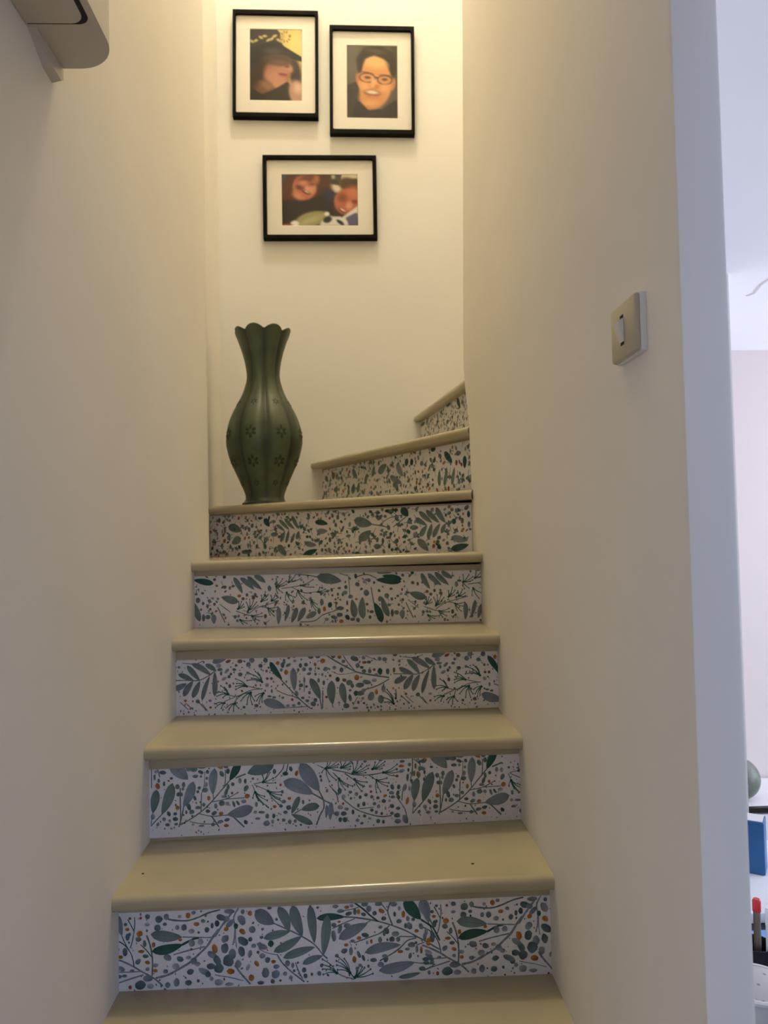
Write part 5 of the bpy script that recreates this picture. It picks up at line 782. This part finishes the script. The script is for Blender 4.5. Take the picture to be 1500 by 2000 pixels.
p3 = paint(370, 310, 1176, 855, [
    ('P', [(830, 310), (1176, 310), (1176, 500), (940, 510), (830, 430)], (222, 204, 160), 1),
    ('P', [(835, 310), (1005, 310), (985, 430), (850, 405)], (84, 72, 56), 1), ('E', 915, 335, 22, 26, 0, (190, 176, 140), .5), ('E', 930, 385, 30, 20, 0, (60, 52, 42), .5),
    ('P', [(370, 310), (500, 310), (400, 470), (370, 480)], (64, 80, 92), 3),
    ('E', 640, 420, 240, 240, 0, (86, 44, 28), .12), ('E', 800, 430, 90, 160, 0, (92, 48, 28), .4), ('E', 420, 520, 90, 140, 20, (96, 50, 32), .4),
    ('P', [(370, 580), (560, 590), (760, 540), (900, 480), (930, 560), (900, 740), (620, 720), (500, 800), (370, 840)], (44, 32, 28), 3),
    ('E', 870, 530, 80, 60, 30, (44, 46, 60), .5),
    ('E', 612, 450, 126, 132, -25, (196, 104, 72), .1),
    ('E', 640, 360, 90, 44, -20, (120, 58, 38), .4), ('E', 560, 450, 40, 24, 20, (116, 60, 44), .5), ('E', 690, 420, 34, 20, -10, (130, 66, 48), .5),
    ('E', 680, 470, 44, 40, 0, (224, 140, 100), .6), ('E', 600, 400, 50, 26, 0, (214, 130, 94), .6), ('E', 540, 540, 60, 32, 30, (216, 130, 94), .6), ('E', 740, 360, 30, 50, 0, (190, 104, 62), .6),
    ('E', 630, 500, 46, 17, 25, (96, 40, 34), .3), ('E', 634, 496, 32, 8, 25, (226, 176, 150), .5), ('E', 640, 462, 18, 24, 0, (226, 146, 108), .5),
    ('E', 1090, 430, 120, 78, 25, (92, 56, 34), .2), ('E', 1150, 390, 60, 36, 0, (88, 56, 34), .3),
    ('E', 1060, 600, 140, 140, 35, (196, 96, 62), .1),
    ('E', 1130, 500, 70, 60, 0, (212, 112, 72), .6), ('E', 1010, 560, 44, 40, 0, (140, 66, 44), .6), ('E', 1140, 600, 34, 20, 0, (130, 62, 46), .5),
    ('E', 1080, 640, 32, 40, 20, (226, 140, 104), .5), ('E', 1010, 690, 50, 18, 30, (110, 44, 36), .3), ('E', 1012, 686, 36, 10, 30, (232, 196, 172), .5),
    ('E', 690, 780, 180, 76, -12, (160, 146, 92), .15), ('E', 660, 800, 120, 30, -20, (184, 170, 112), .6),
    ('E', 845, 728, 26, 22, 0, (234, 226, 206), .4), ('E', 505, 832, 44, 34, 0, (234, 222, 206), .3),
    ('P', [(760, 855), (800, 790), (880, 750), (1010, 760), (1176, 640), (1176, 760), (1060, 855)], (222, 212, 200), 2),
    ('E', 850, 788, 46, 32, -20, (44, 40, 42), .3), ('E', 985, 818, 46, 18, 35, (52, 48, 50), .3),
    ('P', [(1040, 770), (1150, 715), (1176, 730), (1176, 855), (1080, 855)], (92, 86, 118), 2),
    ('E', 420, 845, 60, 12, 0, (186, 70, 60), .5)], w=116, h=80, base=(60, 40, 32))
picture(-0.2870, 3.5630, 0.359, 0.463, math.radians(0.8), (0.333, 0.424), p1, 0.2215, 0.310, 0.0005, 0.002, 'black framed portrait of a person in a dark hat, topmost by the left corner')
picture(0.1190, 3.4945, 0.359, 0.470, math.radians(0.8), (0.332, 0.429), p2, 0.2175, 0.317, 0.0005, -0.001, 'black framed portrait of a smiling person wearing glasses, right of the hat portrait')
picture(-0.1100, 2.9915, 0.477, 0.357, math.radians(0.2), (0.444, 0.322), p3, 0.3215, 0.221, -0.001, -0.008, 'black framed landscape snapshot of two people leaning together, lowest frame on the wall')

# ------------------------------------------------------------------ tall green vase on the winder
def vase():
    S = 2.74 / 1500 / 5.13
    cx, cy, cz = -0.309, 2.74, 1.683
    prof = [(226, 1850), (224, 1838), (206, 1826), (192, 1800), (190, 1785), (197, 1750), (217, 1700), (262, 1600), (308, 1500), (350, 1400), (377, 1300), (387, 1230), (381, 1150), (359, 1050), (319, 950), (265, 850), (214, 750), (181, 650), (171, 600), (168, 560), (172, 500), (190, 400), (218, 300), (250, 210), (276, 150), (286, 120)]
    # finer spline sampling
    fine = []
    for i in range(len(prof) - 1):
        p0 = prof[max(i - 1, 0)]; p1 = prof[i]; p2 = prof[i + 1]; p3 = prof[min(i + 2, len(prof) - 1)]
        for j in range(3):
            t = j / 3
            fine.append(tuple(0.5 * (2 * p1[a] + (p2[a] - p0[a]) * t + (2 * p0[a] - 5 * p1[a] + 4 * p2[a] - p3[a]) * t * t + (3 * p1[a] - p0[a] - 3 * p2[a] + p3[a]) * t ** 3) for a in (0, 1)))
    fine.append(prof[-1])
    z0 = 1852
    ph = math.radians(-90 - 13)              # a lobe faces the stairs
    SEG = 96
    def flute(r, z, a):
        f = abs(math.cos(4 * (a - ph)))      # 8 lobes, sharp grooves
        up = max(0.0, min(1.0, (1790 - z) / 160))
        return r * (1 - 0.115 * up * (1 - f) ** 1.8)
    bm = bmesh.new()
    rings = []
    def rg(r, z, wave=0.0, th=0.0):
        return [bm.verts.new(((flute(r, z, a) - th) * math.cos(a) * S, (flute(r, z, a) - th) * math.sin(a) * S, (z0 - z + wave * (abs(math.cos(4 * (a - ph))) - 0.6)) * S)) for a in (2 * math.pi * i / SEG for i in range(SEG))]
    for r, z in fine:
        w = max(0, (260 - z) / 140) * 45
        rings.append(rg(r, z, w))
    for z, th in ((114, 6), (122, 14), (200, 16), (400, 16), (560, 16), (700, 16)):
        w = max(0, (260 - z) / 140) * 45
        r = np.interp(z, [p[1] for p in fine[::-1]], [p[0] for p in fine[::-1]])
        rings.append(rg(r, z, w, th))
    for a, b in zip(rings, rings[1:]):
        for i in range(SEG):
            j = (i + 1) % SEG
            bm.faces.new((a[i], a[j], b[j], b[i]))
    bm.faces.new(rings[0][::-1]); bm.faces.new(rings[-1])
    root = tag(empty('floor_vase', (cx, cy, cz)), 'tall dark green fluted vase with scalloped rim in the corner of the winder tread', 'vase')
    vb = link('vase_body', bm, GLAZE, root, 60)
    ca = vb.data.color_attributes.new('groove_tone', 'FLOAT_COLOR', 'POINT')
    for i, v in enumerate(vb.data.vertices):   # glaze colour darker in the grooves, lighter on the ribs
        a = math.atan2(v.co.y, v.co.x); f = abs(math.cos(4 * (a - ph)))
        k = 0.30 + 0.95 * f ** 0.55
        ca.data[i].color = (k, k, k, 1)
    # little relief flowers on the lobes
    def surf(ang, z):
        r = np.interp(z, [p[1] for p in fine[::-1]], [p[0] for p in fine[::-1]])
        rr = flute(r, z, ang)
        return Vector((rr * math.cos(ang) * S, rr * math.sin(ang) * S, (z0 - z) * S))
    def flower(ang, z, size):
        bm = bmesh.new()
        c = surf(ang, z); e = 1e-3
        ta = (surf(ang + 0.02, z) - surf(ang - 0.02, z)).normalized(); tz = (surf(ang, z - 12) - surf(ang, z + 12)).normalized(); n = ta.cross(tz)
        if n.dot(Vector((c.x, c.y, 0))) < 0: n = -n
        for k in range(6):
            t = math.radians(90 + 60 * k)
            L, Wd = size * (0.95 if k in (0, 3) else 0.8), size * 0.27
            d = ta * math.cos(t) + tz * math.sin(t); p = n.cross(d)
            ctr = c + d * L * 0.55
            top = bm.verts.new(ctr + n * 0.0026)
            rim = []
            for q in range(8):
                a = 2 * math.pi * q / 8
                rim.append(bm.verts.new(ctr + d * L * 0.5 * math.cos(a) + p * Wd * math.sin(a) - n * 0.0015))
            for q in range(8): bm.faces.new((top, rim[q], rim[(q + 1) % 8]))
            bm.faces.new(rim[::-1])
        link('relief_flower', bm, GLAZE_D, root, 50)
    for k in range(8):
        a = ph + k * math.pi / 4
        for z, s in ((860, 0.017), (1165, 0.026), (1450, 0.026), (1650, 0.015)):
            flower(a, z, s)
vase()

# ------------------------------------------------------------------ light switch on the partition
def switch():
    root = tag(empty('light_switch', (XR, 0.908, 1.792)), 'ivory surface mounted light switch with small rocker on the right wall', 'light switch')
    def plate(name, x0, x1, hy, hz, bev, m, parent=root, seg=2):
        bm = bmesh.new(); box(bm, x0, x1, -hy, hy, -hz, hz)
        bmesh.ops.bevel(bm, geom=[e for e in bm.edges if all(abs(v.co.x - x0) < 1e-6 for v in e.verts) or abs(e.verts[0].co.x - e.verts[1].co.x) > 1e-6], offset=bev, segments=seg, profile=0.5, affect='EDGES')
        return link(name, bm, m, parent, 35)
    plate('mounting_box', -0.0075, 0.0, 0.0425, 0.0350, 0.0025, PLASTIC_W)
    cp = plate('cover_plate', -0.0135, -0.0077, 0.0415, 0.0340, 0.004, PLASTIC)
    # recess surround and rocker
    bm = bmesh.new(); box(bm, -0.0142, -0.0130, -0.0050, 0.0050, -0.0185, 0.0178); link('rocker_slot', bm, DARK, root)
    bm = bmesh.new()
    v = [bm.verts.new(p) for p in ((-0.0140, -0.0068, -0.0150), (-0.0140, 0.0068, -0.0150), (-0.0140, 0.0068, 0.0135), (-0.0140, -0.0068, 0.0135), (-0.0150, -0.0068, -0.0140), (-0.0150, 0.0068, -0.0140), (-0.0215, 0.0060, 0.0090), (-0.0215, -0.0060, 0.0090))]
    for q in ((0, 1, 5, 4), (1, 2, 6, 5), (2, 3, 7, 6), (3, 0, 4, 7), (4, 5, 6, 7), (3, 2, 1, 0)): bm.faces.new([v[i] for i in q])
    link('rocker', bm, PLASTIC_W, root)
switch()

# ------------------------------------------------------------------ plastic box high on the left wall
def wall_box():
    root = tag(empty('wall_box', (XL, 1.015, 2.255)), 'off white plastic box with a rounded corner fixed high on the left wall', 'wall box')
    # shell: rounded outer far corner, flat underside
    bm = bmesh.new()
    p = [(0.0, -0.25), (0.099, -0.25)]
    for k in range(13):
        a = math.pi / 2 * k / 12
        p.append((0.099 - 0.060 + 0.060 * math.cos(a), 0.119 - 0.066 + 0.066 * math.sin(a)))
    p += [(0.012, 0.119), (0.0, 0.117)]
    prism(bm, p, 0.0, 0.16)
    link('shell', bm, BOXP, root, 40)
    # lower cover, separate piece with a dark shadow gap round it
    def rounded(x1, y1, r, z0, z1):
        bm = bmesh.new()
        q = [(0.003, -0.25), (x1, -0.25)]
        for k in range(7):
            a = math.pi / 2 * k / 6
            q.append((x1 - r + r * math.cos(a), y1 - r + r * math.sin(a)))
        q.append((0.003, y1))
        prism(bm, q, z0, z1)
        return bm
    link('shadow_gap', rounded(0.0885, 0.0198, 0.017, -0.0006, 0.01), DARK, root, 40)
    bm = rounded(0.0815, 0.0172, 0.019, -0.0012, 0.012)
    link('lower_cover', bm, BOXP, root, 40)
    # tapering wall bracket under the far end
    bm = bmesh.new()
    prof = [(0.026, 0.0), (0.078, -0.024), (0.112, -0.026), (0.121, -0.019), (0.121, 0.0)]
    lo = [bm.verts.new((0.0, y, zz)) for y, zz in prof]; hi = [bm.verts.new((0.013, y + 0.002, zz * 0.82)) for y, zz in prof]
    bm.faces.new(lo); bm.faces.new(hi[::-1])
    for i in range(5):
        j = (i + 1) % 5; bm.faces.new((lo[i], lo[j], hi[j], hi[i]))
    link('bracket', bm, BOXP, root)
wall_box()

# ------------------------------------------------------------------ slice of the room on the right
DESK = mat('black_desk_top', (0.012, 0.012, 0.014), 0.4, 0.15, 30, 0, 60, 0.4)
WHITEP = mat('white_lacquer', (0.78, 0.77, 0.78), 0.4, 0.01, 20)
STEEL = mat('dark_steel', (0.05, 0.05, 0.055), 0.4, 0.1, 40, metallic=0.7)
def desk():
    root = tag(empty('desk', (0.95, 1.5, 0)), 'black topped desk behind the stair partition in the room on the right', 'desk')
    bm = bmesh.new(); box(bm, -0.53, 0.55, -0.52, 0.48, 0.715, 0.74); bevel_all(bm, 0.002, 1); link('desk_top', bm, DESK, root)
    for sx in (-0.48, 0.48):
        for sy in (-0.46, 0.42):
            bm = bmesh.new(); box(bm, sx - 0.02, sx + 0.02, sy - 0.02, sy + 0.02, 0, 0.715); link('leg', bm, STEEL, root)
    bm = bmesh.new(); box(bm, -0.46, 0.46, 0.41, 0.43, 0.62, 0.70); link('rail', bm, STEEL, root)
desk()
def console():
    root = tag(empty('console', (1.95, 3.02, 0)), 'low white console with a thin black edge against the far room wall', 'console')
    bm = bmesh.new(); box(bm, -0.6, 0.6, -0.155, 0.165, 0.06, 0.500); link('carcass', bm, WHITEP, root)
    bm = bmesh.new(); box(bm, -0.61, 0.61, -0.150, 0.17, 0.500, 0.520); link('top', bm, WHITEP, root)
    bm = bmesh.new(); box(bm, -0.61, 0.61, -0.172, -0.150, 0.5015, 0.5195); link('edge_strip', bm, DESK, root)
    for dx in (-0.4, 0.0, 0.4):
        bm = bmesh.new(); box(bm, dx - 0.196, dx + 0.196, -0.170, -0.155, 0.07, 0.495); d = link('door', bm, WHITEP, root)
        bm = bmesh.new(); box(bm, dx + 0.15, dx + 0.165, -0.182, -0.170, 0.33, 0.42); link('handle', bm, STEEL, d)
    bm = bmesh.new(); box(bm, -0.58, 0.58, -0.12, 0.15, 0, 0.06); link('plinth', bm, STEEL, root)
console()
STONE = mat('grey_green_stoneware', (0.13, 0.145, 0.12), 0.5, 0.3, 25, 0.1, 40)
def round_pot():
    bm = bmesh.new()
    prof = [(0.035, 0.0)]
    for k in range(1, 17):
        a = -math.pi / 2 * 0.82 + (math.pi / 2 * 0.82 + math.pi / 2 * 0.82) * k / 16
        prof.append((0.082 * math.cos(a), 0.076 + 0.080 * math.sin(a)))
    prof += [(0.026, 0.160), (0.022, 0.158), (0.022, 0.14)]
    lathe(bm, prof, 40)
    o = link('stoneware_pot', bm, STONE, None, 50)
    o.location = (1.473, 2.96, 0.5205)
    tag(o, 'round grey green stoneware pot standing on the white console', 'pot')
round_pot()
# blue box file standing on the white pad
BLUE = mat('blue_card', (0.012, 0.105, 0.27), 0.5, 0.12, 14)
def box_file():
    root = tag(empty('box_file', (0.895, 1.765, 0.7625), (0, math.radians(0), math.radians(-33))), 'blue box file standing upright on the white paper pad', 'box file')
    bm = bmesh.new(); box(bm, -0.14, 0.036, 0.0, 0.055, 0, 0.118); bevel_all(bm, 0.0015, 1); link('case', bm, BLUE, root)
    bm = bmesh.new(); box(bm, -0.137, 0.033, 0.003, 0.052, 0.1185, 0.1200); link('lid_edge', bm, WHITEP, root)
box_file()
bm = bmesh.new(); box(bm, -0.17, 0.22, -0.20, 0.17, 0, 0.021); bevel_all(bm, 0.003, 2)
pad = link('paper_pad', bm, mat('white_paper', (0.80, 0.80, 0.84), 0.8, 0.01), None, 40); pad.location = (0.90, 1.78, 0.7405)
tag(pad, 'thick white paper pad lying on the black desk', 'paper pad')
# leaflet
def leaflet():
    root = tag(empty('leaflet', (0.86, 1.50, 0.7405), (0, 0, math.radians(3))), 'small blue and pink leaflet lying on the black desk', 'leaflet')
    bm = bmesh.new(); box(bm, -0.075, 0.09, -0.025, 0.055, 0, 0.0012); link('sheet', bm, mat('leaflet_blue', (0.16, 0.36, 0.72), 0.6, 0.15, 30), root)
    bm = bmesh.new(); box(bm, -0.070, 0.085, 0.000, 0.016, 0.0012, 0.0016); link('pink_band', bm, mat('leaflet_pink', (0.72, 0.50, 0.48), 0.6, 0.1, 30), root)
    bm = bmesh.new(); box(bm, -0.070, 0.085, -0.015, -0.005, 0.0012, 0.0016); link('pink_band', bm, bpy.data.materials['leaflet_pink'], root)
leaflet()
# pen cup with a red capped marker and a white pen
def pen_cup():
    bm = bmesh.new(); lathe(bm, [(0.030, 0), (0.032, 0.002), (0.033, 0.066), (0.031, 0.066), (0.030, 0.006)], 32, cap=False)
    bm.faces.ensure_lookup_table()
    bmesh.ops.holes_fill(bm, edges=[e for e in bm.edges if e.is_boundary])
    o = link('pen_cup', bm, STEEL, None, 40); o.location = (0.708, 1.385, 0.7405)
    tag(o, 'dark metal pen cup half hidden behind the speckled jar', 'pen cup')
pen_cup()
def pen(name, x, y, top, r, body, cap, capc, lean, label):
    root = tag(empty(name, (x, y, 0.7478), (math.radians(lean[1]), math.radians(lean[0]), 0)), label, 'pen', 'pens in the dark cup')
    h = top - 0.7478
    bm = bmesh.new(); lathe(bm, [(r * 0.5, 0), (r, 0.006), (r, h - cap)], 16); link('barrel', bm, body, root, 40)
    bm = bmesh.new(); lathe(bm, [(r * 1.18, h - cap), (r * 1.2, h - 0.004), (r * 0.9, h)], 16); link('cap', bm, capc, root, 40)
RED = mat('red_plastic', (0.62, 0.025, 0.03), 0.35, 0.05, 20); TAN = mat('tan_barrel', (0.20, 0.16, 0.12), 0.4, 0.2, 30); WPEN = mat('white_pen_plastic', (0.82, 0.86, 0.86), 0.35, 0.02, 20); NAVY = mat('navy_plastic', (0.008, 0.01, 0.05), 0.35, 0.1, 20)
pen('marker_pen', 0.714, 1.385, 0.884, 0.0062, TAN, 0.022, RED, (0.6, 0), 'tan marker with a bright red cap in the dark cup')
pen('ballpoint_pen', 0.7245, 1.370, 0.874, 0.0036, WPEN, 0.03, WPEN, (1.2, 0), 'slim white ballpoint pen in the dark cup')
pen('felt_pen', 0.696, 1.388, 0.86, 0.0052, NAVY, 0.02, NAVY, (-0.5, 0), 'navy blue felt pen in the dark cup')
# speckled jar with domed lid
def jar():
    sp = bpy.data.materials.new('speckled_stoneware'); sp.use_nodes = True
    nt = sp.node_tree; b = nt.nodes['Principled BSDF']; b.inputs['Roughness'].default_value = 0.35
    v = nt.nodes.new('ShaderNodeTexVoronoi'); v.inputs['Scale'].default_value = 55
    tc = nt.nodes.new('ShaderNodeTexCoord'); nt.links.new(tc.outputs['Object'], v.inputs['Vector'])
    r = nt.nodes.new('ShaderNodeValToRGB'); r.color_ramp.elements[0].position = 0.10; r.color_ramp.elements[1].position = 0.22
    r.color_ramp.elements[0].color = (0.05, 0.05, 0.05, 1); r.color_ramp.elements[1].color = (0.46, 0.45, 0.44, 1)
    nt.links.new(v.outputs['Distance'], r.inputs[0]); nt.links.new(r.outputs[0], b.inputs['Base Color'])
    root = tag(empty('speckled_jar', (0.615, 1.20, 0.7405)), 'speckled grey jar with a pale domed lid on the near end of the desk', 'jar')
    bm = bmesh.new(); lathe(bm, [(0.045, 0), (0.052, 0.004), (0.056, 0.05), (0.0555, 0.088), (0.053, 0.096)], 48); link('jar_body', bm, sp, root, 50)
    bm = bmesh.new(); lathe(bm, [(0.052, 0.0975), (0.0515, 0.103), (0.040, 0.1085), (0.020, 0.112), (0.004, 0.113)], 48); lid = link('lid', bm, sp, root, 50)
    bm = bmesh.new(); lathe(bm, [(0.053, 0.0965), (0.058, 0.098), (0.0585, 0.102), (0.056, 0.1045), (0.052, 0.104), (0.051, 0.099)], 48); link('lid_rim', bm, mat('pale_rim_glaze', (0.66, 0.66, 0.64), 0.3, 0.05, 30), lid, 50)
jar()
